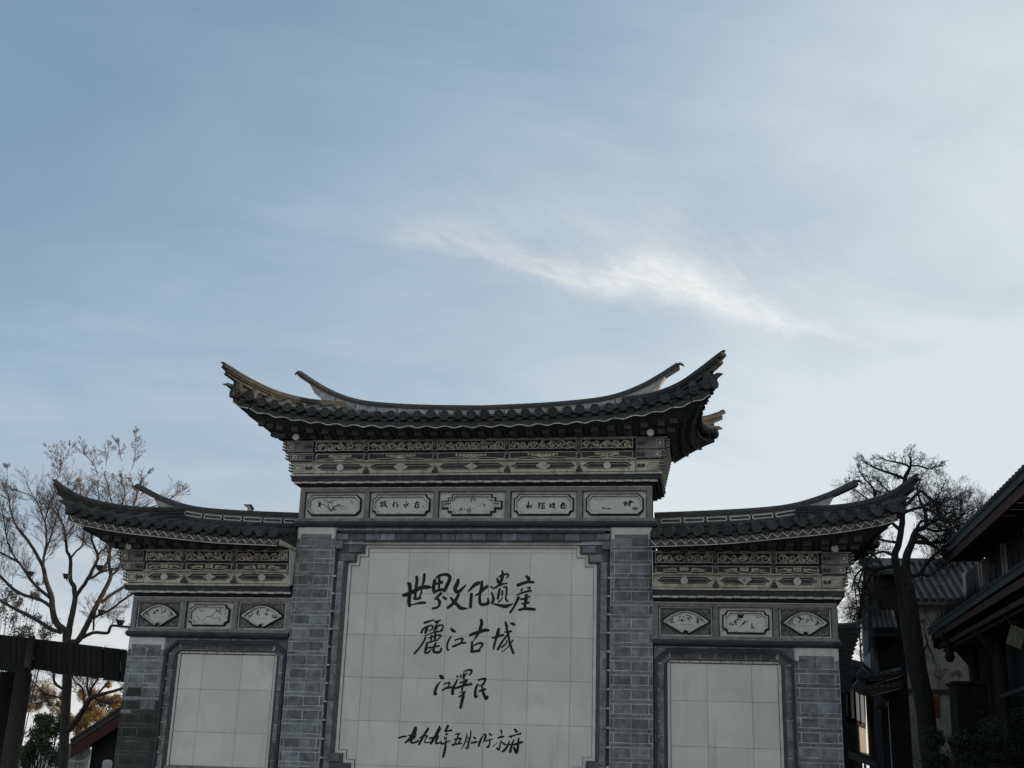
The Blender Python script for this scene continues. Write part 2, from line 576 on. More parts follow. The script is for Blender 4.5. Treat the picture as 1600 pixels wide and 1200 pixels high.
def catmull(pts, sub=4):
    pts = [np.array(p, float) for p in pts]
    if len(pts) < 3:
        return [pts[0] * (1 - t / sub) + pts[-1] * t / sub for t in range(sub + 1)]
    out = []
    P = [2 * pts[0] - pts[1]] + pts + [2 * pts[-1] - pts[-2]]
    for i in range(1, len(P) - 2):
        for j in range(sub):
            t = j / sub
            out.append(0.5 * (2 * P[i] + (P[i + 1] - P[i - 1]) * t + (2 * P[i - 1] - 5 * P[i] + 4 * P[i + 1] - P[i + 2]) * t * t
                              + (3 * P[i] - P[i - 1] - 3 * P[i + 1] + P[i + 2]) * t ** 3))
    out.append(pts[-1])
    return out


# ------------------------------------------------------------------ ground
g = MB()
g.add([(-900, -400, 0), (900, -400, 0), (900, 1500, 0), (-900, 1500, 0)], [(0, 1, 2, 3)], M['paving'])
tag(g.build('ground'), kind='structure')
g = MB()
g.box(-9, 9, -2.2, 4.5, 0.002, 0.30, M['stone'])
tag(g.build('terrace'), kind='structure')

#@WALL
# ------------------------------------------------------------------ the screen wall
wall = thing('screen_wall', 'tall grey brick screen wall with upturned tiled roofs and black calligraphy on a white marble panel', 'screen wall')
BM = {}                     # shared brick meshes


def brick_mesh(w, h, d, m, bev=0.006):
    k = (round(w, 3), round(h, 3), round(d, 3), m.name)
    if k not in BM:
        b = MB()
        x, z = w / 2, h / 2
        vs = [(-x, 0 + bev, -z), (x, bev, -z), (x, bev, z), (-x, bev, z),
              (-x + bev, 0, -z + bev), (x - bev, 0, -z + bev), (x - bev, 0, z - bev), (-x + bev, 0, z - bev),
              (-x, d, -z), (x, d, -z), (x, d, z), (-x, d, z)]
        b.add(vs, [(4, 5, 6, 7), (0, 1, 5, 4), (1, 2, 6, 5), (2, 3, 7, 6), (3, 0, 4, 7),
                   (8, 9, 1, 0), (9, 10, 2, 1), (10, 11, 3, 2), (11, 8, 0, 3)], m)
        BM[k] = b.mesh('brick')
    return BM[k]


def brick(parent, x0, x1, z0, z1, y, m, d=0.05, name='brick'):
    me = brick_mesh(x1 - x0, z1 - z0, d, m)
    return inst(me, name, parent, Matrix.Translation(((x0 + x1) / 2, y + random.uniform(-0.005, 0.004), (z0 + z1) / 2)) @ Matrix.Rotation(random.uniform(-.006, .006), 4, 'Y') @ Matrix.Rotation(random.uniform(-.02, .02), 4, 'X'))


PITCH = 0.2359


def pier(x0, x1, y, ztop, zcap, damp=False):
    b = MB()
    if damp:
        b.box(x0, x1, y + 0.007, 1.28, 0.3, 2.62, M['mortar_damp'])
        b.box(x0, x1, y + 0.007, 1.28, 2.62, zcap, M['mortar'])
    else:
        b.box(x0, x1, y + 0.007, 1.28, 0.3, zcap, M['mortar'])
    p = b.build('brick_pier', wall)
    c = MB()                                        # weathered cap block
    c.box(x0 + 0.02, x1 - 0.02, y - 0.012, y + 0.05, ztop + 0.055, zcap, M['pale'])
    c.box(x0 + 0.02, x0 + 0.075, y - 0.012, y + 0.05, ztop - 0.03, ztop + 0.055, M['pale'])
    c.box(x1 - 0.075, x1 - 0.02, y - 0.012, y + 0.05, ztop - 0.03, ztop + 0.055, M['pale'])
    c.box(x0 + 0.077, x1 - 0.077, y - 0.005, y + 0.05, ztop + 0.005, ztop + 0.053, M['brick'])
    c.build('cap_stone', p)
    thin = MB()
    w = x1 - x0
    e = 0.058
    L = (w - 2 * e - 3 * 0.012 - 0.012) / 2
    z = ztop
    r = 0
    while z > 1.15:
        f = 0.0
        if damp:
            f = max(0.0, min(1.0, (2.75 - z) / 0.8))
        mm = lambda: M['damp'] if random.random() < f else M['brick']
        xa = x0 + 0.006
        if z < ztop - 0.01 or True:
            for ww in (e, L, L, e):
                brick(p, xa, xa + ww, z - 0.150, z, y, mm())
                xa += ww + 0.012
        zt = z - 0.150 - 0.013
        cut = [x0 + 0.006, x0 + w * (0.27 + 0.03 * random.random()), x0 + w * (0.68 + 0.04 * random.random()), x1 - 0.006]
        for a_, b_ in zip(cut[:-1], cut[1:]):
            thin.box(a_ + 0.004, b_ - 0.004, y + random.uniform(-0.003, 0.003), y + 0.04, zt - 0.056, zt, mm())
        z -= PITCH
        r += 1
    tag(thin.build('thin_brick_course', p), kind='stuff')
    return p


pier(2.517, 3.25, 0.0, 5.418, 5.60)
pier(-3.25, -2.517, 0.0, 5.418, 5.60)
pier(5.60, 6.325, 0.04, 3.385, 3.57)
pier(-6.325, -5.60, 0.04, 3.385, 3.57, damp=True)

# core behind the panels and friezes
b = MB()
b.box(-2.515, 2.515, 0.24, 1.27, 0.3, 5.6, M['stone'])
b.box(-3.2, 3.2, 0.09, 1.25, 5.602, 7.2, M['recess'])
for s in (-1, 1):
    xa, xb = sorted((s * 3.252, s * 5.598))
    b.box(xa, xb, 0.26, 1.27, 0.3, 3.57, M['stone'])
    xa, xb = sorted((s * 3.252, s * 6.27))
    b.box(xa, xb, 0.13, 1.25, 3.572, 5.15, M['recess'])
b.build('wall_core', wall)


# ---- inscription panel of marble tiles
def tiled(parent, xs, zs, y):
    for i in range(len(xs) - 1):
        for j in range(len(zs) - 1):
            me = brick_mesh(xs[i + 1] - xs[i] - 0.005, zs[j] - zs[j + 1] - 0.005, 0.03, M['marble'], 0.002)
            inst(me, 'marble_tile', parent, Matrix.Translation(((xs[i] + xs[i + 1]) / 2, y + random.uniform(-0.001, 0.001), (zs[j] + zs[j + 1]) / 2)))


b = MB()
b.box(-2.26, 2.26, 0.150, 0.239, 1.15, 5.29, M['grout'])
panel = b.build('inscription_panel', wall)
tiled(panel, [-2.245, -1.89, -1.147, -0.404, 0.340, 1.085, 1.824, 2.245], [5.262, 5.165, 4.425, 3.686, 2.948, 2.209, 1.47, 1.20], 0.142)


def stepped(hx, zt, zb, s, d=0.0):
    q = [(hx, -2), (hx - s, -2), (hx - s, -1), (hx - 2 * s, -1), (hx - 2 * s, 0)]
    top = [(x - d, zt + k * s * 1.06 - d) for x, k in q]
    bot = [(x - d, zb - k * s * 1.06 + d) for x, k in q]
    R = bot[::-1] + top
    return R + [(-x, z) for x, z in R[::-1]]


HX, ZT, ZB, ST = 2.27, 5.30, 1.335, 0.152
b = MB()
b.ring(stepped(HX, ZT, ZB, ST), stepped(HX, ZT, ZB, ST, 0.052), 0.120, 0.1495, M['marble_trim'], M['stone'])
b.ring(stepped(HX, ZT, ZB, ST, 0.053), stepped(HX, ZT, ZB, ST, 0.060), 0.132, 0.1495, M['recess'])
b.build('marble_border', panel)

# brick surround of the inscription
f = MB()
for s in (-1, 1):
    def bx(x0, x1, *a):
        f.box(*sorted((s * x0, s * x1)), *a)
    bx(2.345, 2.455, 0.062, 0.235, 0.9, 4.99, M['mortar'])
    bx(2.457, 2.515, 0.075, 0.235, 0.9, 5.30, M['mould'])
    for k in range(13):                                   # lime dabs where the joints meet the groove
        z = 1.25 + k * 0.315
        if z < 4.9:
            bx(2.47, 2.514, 0.030, 0.074, z - 0.012, z + 0.016, M['rim'])
    pts = [(2.272, 0.118), (2.344, 0.058), (2.344, 0.23), (2.272, 0.23)]
    vs = [(s * x, y, z) for z in (0.9, 4.985) for x, y in pts]
    f.add(vs, [(0, 1, 5, 4), (1, 2, 6, 5), (3, 0, 4, 7), (4, 5, 6, 7), (3, 2, 1, 0)], M['brick_dark'])
    # stepped corner blocks, top and bottom
    for zt, sg in ((ZT, 1), (ZB, -1)):
        for k in (0, 1):
            za, zb_ = sorted((zt - sg * ST * 1.06 * k, zt - sg * ST * 1.06 * (k + 1)))
            bx(HX - ST * (2 - k) + 0.004, 2.456, 0.085 - 0.02 * k, 0.235, za, zb_ - 0.002, M['brick_dark'])
f.box(-2.46, 2.46, 0.062, 0.236, 5.302, 5.50, M['mortar'])
# sloping stone lip above the tiles
f.add([(-2.0, 0.118, 5.304), (2.0, 0.118, 5.304), (2.0, 0.012, 5.358), (-2.0, 0.012, 5.358), (-2.0, 0.13, 5.358), (2.0, 0.13, 5.358)],
      [(0, 1, 2, 3), (3, 2, 5, 4), (0, 3, 4), (1, 5, 2)], M['stone'])
f.box(-2.42, 2.42, -0.028, 0.05, 5.498, 5.548, M['mould'])
f.box(-2.515, 2.515, 0.012, 0.2, 5.549, 5.60, M['mortar'])
f.box(-2.515, 2.515, -0.012, 0.03, 5.5492, 5.5572, M['rim'])
fr = f.build('panel_surround', wall)
for s in (-1, 1):
    z = 1.26
    while z < 4.9:
        xa, xb = sorted((s * 2.347, s * 2.453))
        brick(fr, xa, xb, z + 0.006, min(z + 0.309, 4.985), 0.05, M['brick'])
        z += 0.315
    xa, xb = sorted((s * 2.015, s * 2.262))
    brick(fr, xa, xb, 5.155, 5.285, 0.055, M['brick'], 0.06)
    xa, xb = sorted((s * 2.155, s * 2.40))
    brick(fr, xa, xb, 4.995, 5.125, 0.045, M['brick'], 0.06)
    xa, xb = sorted((s * 2.275, s * 2.505))
    brick(fr, xa, xb, 5.375, 5.49, 0.0, M['brick'], 0.08)
    xa, xb = sorted((s * 2.38, s * 2.505))
    brick(fr, xa, xb, 5.215, 5.365, 0.004, M['brick'], 0.08)
    for k in (0, 1):
        xa, xb = sorted((s * (2.02 + 0.14 * k), s * (2.265 + 0.14 * k)))
        brick(fr, xa, xb, 1.352 + 0.16 * k, 1.48 + 0.16 * k, 0.055, M['brick_dark'], 0.06)
x = -2.24
while x < 2.2:
    brick(fr, x + 0.005, x + 0.275, 5.368, 5.492, 0.004, M['brick_dark'] if random.random() < .35 else M['brick'])
    x += 0.281
x = -2.5
while x < 2.48:
    brick(fr, x + 0.005, min(x + 0.28, 2.51), 5.560, 5.597, 0.0, M['brick'], 0.03)
    x += 0.286
x = -1.95
while x < 1.9:
    brick(fr, x + 0.004, min(x + 0.17, 1.96), 5.262, 5.298, 0.108, M['marble_trim'], 0.02, 'white_brick')
    x += 0.176

# ---- calligraphy: brush strokes traced as (x, y, width) in enlarged crops of the tablet
BR = {1: (625, 885, 14.545), 2: (725, 885, 13.333), 3: (640, 960, 17.143), 4: (725, 960, 17.143), 5: (670, 1035, 16.0),
      6: (615, 1125, 14.545), 7: (715, 1125, 14.545)}
CH = [
 (1, ["75,655,60 140,645,80 220,610,85 330,560,85 480,480,75 600,470,85 680,470,55 715,485,15", "190,385,60 220,410,80 230,520,75 215,680,75 205,800,80 215,890,70",
      "380,240,60 385,330,65 365,480,65 350,620,55 345,720,60", "555,185,60 545,300,60 525,390,45 495,450,25 490,560,35 470,640,35 430,700,25",
      "320,730,50 400,740,50 465,715,45", "225,880,30 300,865,25 400,840,40 500,825,55 580,825,40"]),
 (1, ["790,320,70 775,400,75 760,500,75 780,590,60", "830,255,45 900,205,55 1000,185,60 1090,195,70 1135,250,75 1110,340,75 1060,450,75 1010,560,60",
      "895,240,45 890,380,50 885,520,45", "800,400,45 880,380,45 950,360,70", "780,580,60 880,540,55 980,530,65 1030,520,50",
      "930,615,60 870,670,55 800,745,40", "850,730,50 895,790,65 900,860,55 850,930,45 745,955,45", "990,700,55 1040,735,50"]),
 (1, ["1320,310,65 1310,380,85 1260,470,85 1265,560,75 1340,570,75 1420,500,55 1495,425,30", "1330,640,60 1270,760,65 1190,860,65 1090,935,60",
      "1150,710,35 1220,790,65 1310,880,70 1390,950,75 1530,955,25"]),
 (2, ["300,345,70 230,380,70 150,460,45 85,530,20", "155,575,55 145,700,60 135,845,60",
      "375,325,55 365,420,55 335,560,50 325,690,55 345,780,60 430,790,60 505,760,60 500,670,30", "480,420,60 420,460,65 330,550,45 240,605,25"]),
 (2, ["800,95,30 805,180,60 780,290,60 735,385,50", "740,210,40 820,175,35 910,160,40 920,210,30 870,245,10", "690,245,30 710,310,60 735,370,45",
      "560,420,30 620,455,35 720,400,40 800,370,35 895,350,25", "745,470,40 725,560,50 705,670,45", "820,430,25 885,440,40 885,560,35 870,670,35 905,720,45",
      "800,515,35 800,575,35 790,610,20", "800,645,20 770,700,25 715,745,25", "575,540,25 595,600,40 615,690,55 580,760,40",
      "580,775,25 700,800,40 850,830,70 940,810,50 1020,775,15"]),
 (2, ["1300,210,50 1345,250,65 1340,310,50", "1125,390,60 1230,350,55 1340,325,50 1440,330,50", "1220,450,20 1195,500,40", "1290,445,10 1380,440,25 1330,490,15",
      "1105,600,25 1200,550,35 1300,525,35 1400,505,35", "1135,650,55 1090,750,50 1030,860,40 965,955,45", "1300,600,60 1290,700,60 1270,800,55 1270,890,45",
      "1190,680,40 1240,680,35 1310,650,30 1375,625,25", "1200,775,25 1280,770,35 1350,750,35", "1150,905,45 1260,880,45 1370,885,55 1475,895,45"]),
 (3, ["400,225,55 520,185,50 650,150,30", "685,200,50 820,160,35", "770,190,45 700,310,45 655,440,45",
      "320,490,50 350,410,50 430,340,45 560,300,45 620,320,45 600,390,40 530,440,25", "480,340,50 450,420,80 420,500,50",
      "690,400,35 780,300,40 880,290,40 890,360,40 830,440,35 890,425,25", "740,420,30 700,470,30", "390,575,15 520,525,25 680,475,30 850,450,35",
      "430,620,50 370,740,45 260,900,45 130,1045,50", "510,635,25 600,600,35 700,570,35 820,550,45 820,600,35 750,680,30", "590,560,40 585,640,40 570,740,40",
      "690,500,50 680,600,55 680,700,45", "455,770,35 560,735,35 750,690,30", "470,790,50 440,900,60 420,1020,55 500,1020,45 580,930,25",
      "480,900,35 580,880,35 640,870,30", "700,770,45 660,870,55 640,980,60 720,1020,55 820,990,55 850,910,40", "650,870,35 720,850,35 790,840,40"]),
 (3, ["1110,370,40 1150,420,80 1225,465,45", "1120,590,25 1060,660,45 1015,780,50 1005,900,45 1025,955,45 1075,935,15",
      "1220,690,40 1320,655,40 1420,650,50 1400,720,45 1350,790,40", "1160,860,55 1260,820,55 1370,775,50 1500,760,45"]),
 (4, ["460,150,70 475,230,80 440,360,75 400,480,65 330,590,50 250,720,15", "165,555,60 260,515,75 400,470,80 540,425,85 655,425,60",
      "215,745,60 215,860,65 205,1000,65", "270,830,35 370,780,45 480,770,55 490,830,50 440,900,40 390,950,30", "210,1000,60 300,985,65 420,970,55"]),
 (4, ["930,385,60 905,500,85 850,680,55 810,820,60 795,930,40", "755,630,35 850,610,60 960,570,60 1050,550,55",
      "1110,200,40 1135,290,70 1155,420,55 1190,560,50 1215,720,55 1260,870,60 1320,1030,60", "1090,470,30 1180,470,55 1260,450,50",
      "1190,510,45 1100,630,45 1000,770,50 910,930,60", "1150,700,25 1120,790,35 1010,880,35", "1310,690,35 1250,770,35 1170,880,25 1010,1010,15",
      "1255,235,40 1310,255,70 1365,275,35"]),
 (5, ["285,335,50 330,375,80 365,400,40", "295,475,20 220,570,45 165,690,55 155,790,60 210,780,20", "370,550,15 440,515,30 520,510,35 500,570,25 470,620,20",
      "335,700,25 430,640,40 530,625,40 600,612,30"]),
 (5, ["705,335,30 725,360,35", "715,430,30 650,560,45 600,680,60 595,780,60", "800,310,30 800,380,30", "880,300,55 870,390,50",
      "870,240,20 970,190,35 1065,195,45 1055,270,40 1000,320,20", "960,260,20 910,320,30", "780,510,30 860,480,30 940,450,60", "930,450,60 880,540,60",
      "670,645,35 780,605,45 920,565,45 1065,540,45", "840,620,30 835,690,35", "790,745,25 910,730,25", "870,760,50 850,880,60 820,1020,55 795,1130,50",
      "750,860,25 820,820,35"]),
 (5, ["1245,440,35 1330,415,40 1415,410,45 1390,490,40 1330,570,40 1270,580,25", "1225,550,35 1180,640,50 1160,760,50 1170,860,55 1230,835,20",
      "1260,715,30 1330,695,40 1410,670,40", "1335,620,35 1355,740,50 1400,850,60 1440,905,60 1475,840,30"]),
 (6, ["120,405,30 200,380,30 295,365,25"]),
 (6, ["495,175,50 490,220,70 450,320,65 380,420,55 260,520,25", "350,350,25 440,350,60 490,330,50", "470,380,60 410,440,40 400,510,35 480,510,30 550,480,35 560,455,20"]),
 (6, ["785,195,40 740,270,45 670,380,45 580,550,35", "590,405,20 680,365,25 770,360,25", "770,370,20 720,440,20 715,510,25 780,510,20 840,495,20"]),
 (6, ["1045,150,30 1030,220,60 960,350,55 850,530,40", "820,415,30 920,400,40 1010,370,40", "1010,380,40 970,470,35 960,530,30 1040,520,25"]),
 (6, ["1235,135,45 1200,200,40 1180,250,40 1250,245,30 1320,230,30", "1190,320,35 1225,325,30", "1155,385,20 1165,430,25", "1200,390,20 1200,450,20",
      "1065,490,25 1110,540,35 1200,500,25 1290,470,15", "1190,470,20 1180,580,35 1160,700,45 1130,830,40"]),
 (6, ["1410,320,25 1500,310,30", "1480,320,25 1440,420,25 1390,540,25", "1375,440,20 1450,425,30 1530,420,30 1480,510,25", "1335,570,30 1430,545,30 1545,525,25"]),
 (7, ["215,300,15 195,420,25 150,550,20 80,660,12", "300,245,20 300,330,25 270,440,30 245,560,35 225,640,35 180,630,20", "200,420,15 280,400,15", "190,490,15 260,490,15"]),
 (7, ["370,395,30 410,420,30", "310,520,25 370,510,35 440,495,30"]),
 (7, ["580,350,15 520,460,40 480,580,40", "590,325,20 635,335,35 625,420,35 590,510,15"]),
 (7, ["730,310,30 765,345,30", "645,480,25 720,450,25 790,430,15", "735,460,20 720,560,30 690,620,35 665,600,20"]),
 (7, ["985,225,25 1000,270,30 995,320,15", "910,410,15 980,385,40 1045,375,30", "900,515,10 800,605,10", "985,470,15 965,580,25 935,680,30 895,640,30",
      "1000,490,15 1050,540,30 1105,560,25"]),
 (7, ["1300,210,30 1340,265,45", "1165,375,20 1240,365,30 1330,335,20 1430,310,35", "1220,380,25 1215,400,20", "1180,480,20 1130,600,35 1070,680,40 1010,720,25",
      "1280,450,20 1230,580,40 1195,720,45", "1180,550,20 1230,560,20", "1285,560,30 1370,530,40 1465,500,35", "1385,420,30 1375,560,40 1360,680,45 1330,740,45 1285,630,40"]),
]


def stroke(mb, pts, y, m, th=0.004):
    """brush stroke: pts (x, z, width) on a plane facing -y; a raised ribbon with rounded ends"""
    P = catmull(pts, 5)
    n = len(P)
    xy = [p[:2] for p in P]
    w = [max(p[2], 0.002) / 2 for p in P]
    L, Rr = [], []

    def dirn(i):
        d = xy[min(i + 1, n - 1)] - xy[max(i - 1, 0)]
        return d / (np.linalg.norm(d) + 1e-9)
    for a in (80, 50, 20):
        t = math.radians(a)
        d = dirn(0)
        nn = np.array([-d[1], d[0]])
        c = xy[0] - d * w[0] * math.sin(t)
        L.append(c + nn * w[0] * math.cos(t))
        Rr.append(c - nn * w[0] * math.cos(t))
    for i in range(n):
        d = dirn(i)
        nn = np.array([-d[1], d[0]])
        L.append(xy[i] + nn * w[i])
        Rr.append(xy[i] - nn * w[i])
    for a in (20, 50, 80):
        t = math.radians(a)
        d = dirn(n - 1)
        nn = np.array([-d[1], d[0]])
        c = xy[-1] + d * w[-1] * math.sin(t)
        L.append(c + nn * w[-1] * math.cos(t))
        Rr.append(c - nn * w[-1] * math.cos(t))
    k = len(L)
    vs = [(p[0], y - th, p[1]) for p in L] + [(p[0], y - th, p[1]) for p in Rr] + [(p[0], y, p[1]) for p in L] + [(p[0], y, p[1]) for p in Rr]
    fs = []
    for i in range(k - 1):
        fs.append((i, i + 1, k + i + 1, k + i))
        fs.append((2 * k + i, 2 * k + i + 1, i + 1, i))
        fs.append((k + i, k + i + 1, 3 * k + i + 1, 3 * k + i))
    mb.add(vs, fs, m)


PY = 0.1405
for rg, strokes in CH:
    x0, y0, sc = BR[rg]
    b = MB()
    for k, st in enumerate(strokes):
        pts = []
        for q in st.split():
            a, c, w = map(float, q.split(','))
            P = aty(x0 + a / sc, y0 + c / sc, PY)
            pts.append((P[0], P[2], w / sc * 0.0113 * (1.14 if rg < 5 else 1.32)))
        stroke(b, pts, PY, M['ink'], 0.003 + 0.0004 * k)
    b.build('character', panel)

# ---- wing panels
for s in (-1, 1):
    def mx(x0, x1):
        return sorted((s * x0, s * x1))
    b = MB()
    b.box(*mx(3.47, 5.43), 0.178, 0.255, 1.1, 3.36, M['grout'])
    sp = b.build('side_panel', wall)
    xs = sorted([s * q for q in (3.515, 4.155, 4.895, 5.385)])
    tiled(sp, xs, [3.292, 2.676, 1.935, 1.36], 0.170)
    f = MB()
    X0, X1 = mx(3.275, 5.595)

    def oct_(d):
        return [(X1 - d, 0.9), (X1 - d, 3.335 - d * 0.4), (X1 - 0.205 - d * 0.4, 3.522 - d), (X0 + 0.205 + d * 0.4, 3.522 - d), (X0 + d, 3.335 - d * 0.4), (X0 + d, 0.9)]
    f.ring(oct_(0), oct_(0.05), 0.012, 0.2, M['mould'], M['mould'])
    f.ring(oct_(0.051), oct_(0.16), 0.10, 0.2, M['mortar'], M['brick_dark'])
    o_, i_ = oct_(0.058), oct_(0.152)
    for k in (1, 3):
        pl = [o_[k], o_[k + 1], i_[k + 1], i_[k]]
        f.prism(pl, 0.091, 0.15, M['brick'])
    # inner jamb between the brick surround and the white tiles
    pts = []
    a, c = oct_(0.155), [(X1 - 0.215, 0.9), (X1 - 0.215, 3.30), (X1 - 0.235, 3.352), (X0 + 0.235, 3.352), (X0 + 0.215, 3.30), (X0 + 0.215, 0.9)]
    vs = [(x, 0.092, z) for x, z in a] + [(x, 0.166, z) for x, z in c]
    f.add(vs, [(i, i + 1, i + 7, i + 6) for i in range(5)], M['brick_dark'])
    f.box(X0 + 0.214, X0 + 0.258, 0.152, 0.17, 1.33, 3.30, M['marble_trim'])
    f.box(X1 - 0.258, X1 - 0.214, 0.152, 0.17, 1.33, 3.30, M['marble_trim'])
    f.box(X0 + 0.26, X1 - 0.26, 0.160, 0.176, 3.296, 3.303, M['recess'])
    f.box(X0 + 0.262, X0 + 0.268, 0.160, 0.172, 1.36, 3.295, M['recess'])
    f.box(X1 - 0.268, X1 - 0.262, 0.160, 0.172, 1.36, 3.295, M['recess'])
    f.box(X0 + 0.2, X1 - 0.2, 0.10, 0.2, 1.20, 1.352, M['stone'])
    # wall face left over at the chamfered corners and above
    for xa, sg in ((X0, 1), (X1, -1)):
        tri = [(xa - sg * 0.002, 3.345), (xa + sg * 0.21, 3.532), (xa - sg * 0.002, 3.532)]
        f.prism(tri if sg < 0 else tri[::-1], 0.046, 0.2, M['brick'])
    f.box(X0, X1, 0.056, 0.2, 3.534, 3.572, M['mortar'])
    for k in range(8):
        z = 1.3 + k * 0.255
        f.box(X0 + 0.052, X0 + 0.075, 0.06, 0.10, z, z + 0.025, M['rim'])
    fr = f.build('panel_surround', wall)
    for xa, xb in ((X0 + 0.058, X0 + 0.152), (X1 - 0.152, X1 - 0.058)):
        z = 1.2
        while z < 3.2:
            brick(fr, xa, xb, z + 0.006, min(z + 0.29, 3.27), 0.09, M['brick'])
            z += 0.30
    x = X0 + 0.27
    while x < X1 - 0.3:
        brick(fr, x + 0.005, min(x + 0.245, X1 - 0.25), 3.375, 3.458, 0.088, M['brick_dark'])
        x += 0.252
    x = X0 + 0.02
    while x < X1 - 0.02:
        brick(fr, x + 0.005, min(x + 0.28, X1 - 0.005), 3.537, 3.569, 0.046, M['brick'], 0.03)
        x += 0.287
    x = X0 + 0.24
    while x < X1 - 0.26:
        brick(fr, x + 0.004, min(x + 0.17, X1 - 0.24), 3.306, 3.345, 0.150, M['marble_trim'], 0.02, 'white_brick')
        x += 0.175


# ---- painted frieze
def chamfer(w, h, c):
    return [(w, -h + c), (w, h - c), (w - c, h), (-w + c, h), (-w, h - c), (-w, -h + c), (-w + c, -h), (w - c, -h)]


def concave(w, h, r):
    out = []
    for cx, cz, a0 in ((w, h, 270), (-w, h, 360), (-w, -h, 90), (w, -h, 180)):
        arc = []
        arc.append({270: (cx, cz - r * 1.25), 360: (cx + r * 1.25, cz), 90: (cx, cz + r * 1.25), 180: (cx - r * 1.25, cz)}[a0])
        for k in range(5):
            t = math.radians(a0 - k * 22.5)
            arc.append((cx + r * math.cos(t), cz + r * math.sin(t)))
        arc.append({270: (cx - r * 1.25, cz), 360: (cx, cz - r * 1.25), 90: (cx + r * 1.25, cz), 180: (cx, cz + r * 1.25)}[a0])
        out += arc
    return out


def cross(w, h, d=0.0):
    q = [(w, 0.075), (w - .115, 0.075), (w - .115, 0.14), (w - .185, 0.14), (w - .185, h)]
    q = [(x - d, z - d) for x, z in q]
    R = [(x, -z) for x, z in q[::-1]] + q
    return R + [(-x, z) for x, z in R[::-1]]


def fan(w, h, d=0.0):
    out = []
    for k in range(13):
        x = w * (1 - k / 6)
        sx = x * (1 - 1.9 * d / w)
        out.append((sx, h * 0.92 * (1 - abs(x / w) ** 1.85) * (1 - d * 0.55 / h) - 0.01 - d * 0.25 + 0.010))
    b = h * 1.05 - d
    out += [(-0.052, -b), (-0.035, -b + 0.035), (0.0, -b + 0.055), (0.035, -b + 0.035), (0.052, -b)]
    return out


A8, A9 = (570, 760, 13.333), (790, 760, 6.957)
PLAQ = {
 'verse_a': [
  (A8, ["340,310,20 345,420,20", "310,355,12 385,335,18", "310,415,14 390,385,14", "380,345,14 375,400,18 390,420,10", "360,330,10 460,310,14", "410,310,22 420,370,24 475,450,14", "450,350,18 400,420,14"]),
  (A8, ["615,325,26 585,390,20 575,400,12", "605,370,20 605,435,18", "640,350,10 680,340,12", "660,330,14 655,400,12", "690,380,20 705,400,16", "690,395,22 665,440,16"]),
  (A8, ["865,305,12 862,380,14 855,455,16", "815,375,24 835,400,26 820,430,14", "910,355,18 880,385,20 900,410,18 915,415,12"]),
  (A8, ["1045,360,16 1110,335,26 1140,340,20", "1085,320,26 1060,390,24 1035,440,18", "1055,390,20 1060,440,16", "1090,380,14 1135,375,14", "1120,385,14 1110,440,20 1090,470,14", "1075,430,14 1140,425,14"])],
 'verse_b': [
  (A9, ["250,165,12 248,205,14 245,240,10", "225,205,12 240,215,14 228,235,8", "288,205,10 262,218,14 285,232,10"]),
  (A9, ["358,185,10 375,180,10 368,205,12 375,215,10", "362,185,10 360,240,10", "390,185,9 425,180,9", "405,180,9 395,205,9", "395,205,8 420,205,8 418,235,9", "398,210,8 398,235,9", "400,222,6 416,222,6", "383,230,8 400,242,10 425,240,8"]),
  (A9, ["485,190,12 487,225,12", "475,205,8 500,200,10", "478,228,8 505,215,9", "505,195,9 535,185,9", "515,180,12 522,210,14 540,243,8", "535,195,10 510,235,9"]),
  (A9, ["598,200,10 630,190,14 650,190,10", "622,175,14 610,205,14 597,225,10", "608,210,12 608,240,12", "620,212,9 650,208,9", "635,195,10 634,235,10", "615,238,10 655,236,10"])],
}


def wobble_ink(mb, rnd, cx, cz, s, y, m, n=5):
    for k in range(n):
        a = rnd.uniform(-.5, .5) * s
        c = rnd.uniform(-.5, .5) * s
        t = rnd.choice((0.15, 1.4, 2.3, 0.9))
        l = rnd.uniform(.2, .45) * s
        stroke(mb, [(cx + a - l * math.cos(t), cz + c - l * math.sin(t), s * .10), (cx + a, cz + c + .04 * s, s * .2),
                    (cx + a + l * math.cos(t), cz + c + l * math.sin(t), s * .09)], y, m, 0.0015 + .0003 * k)


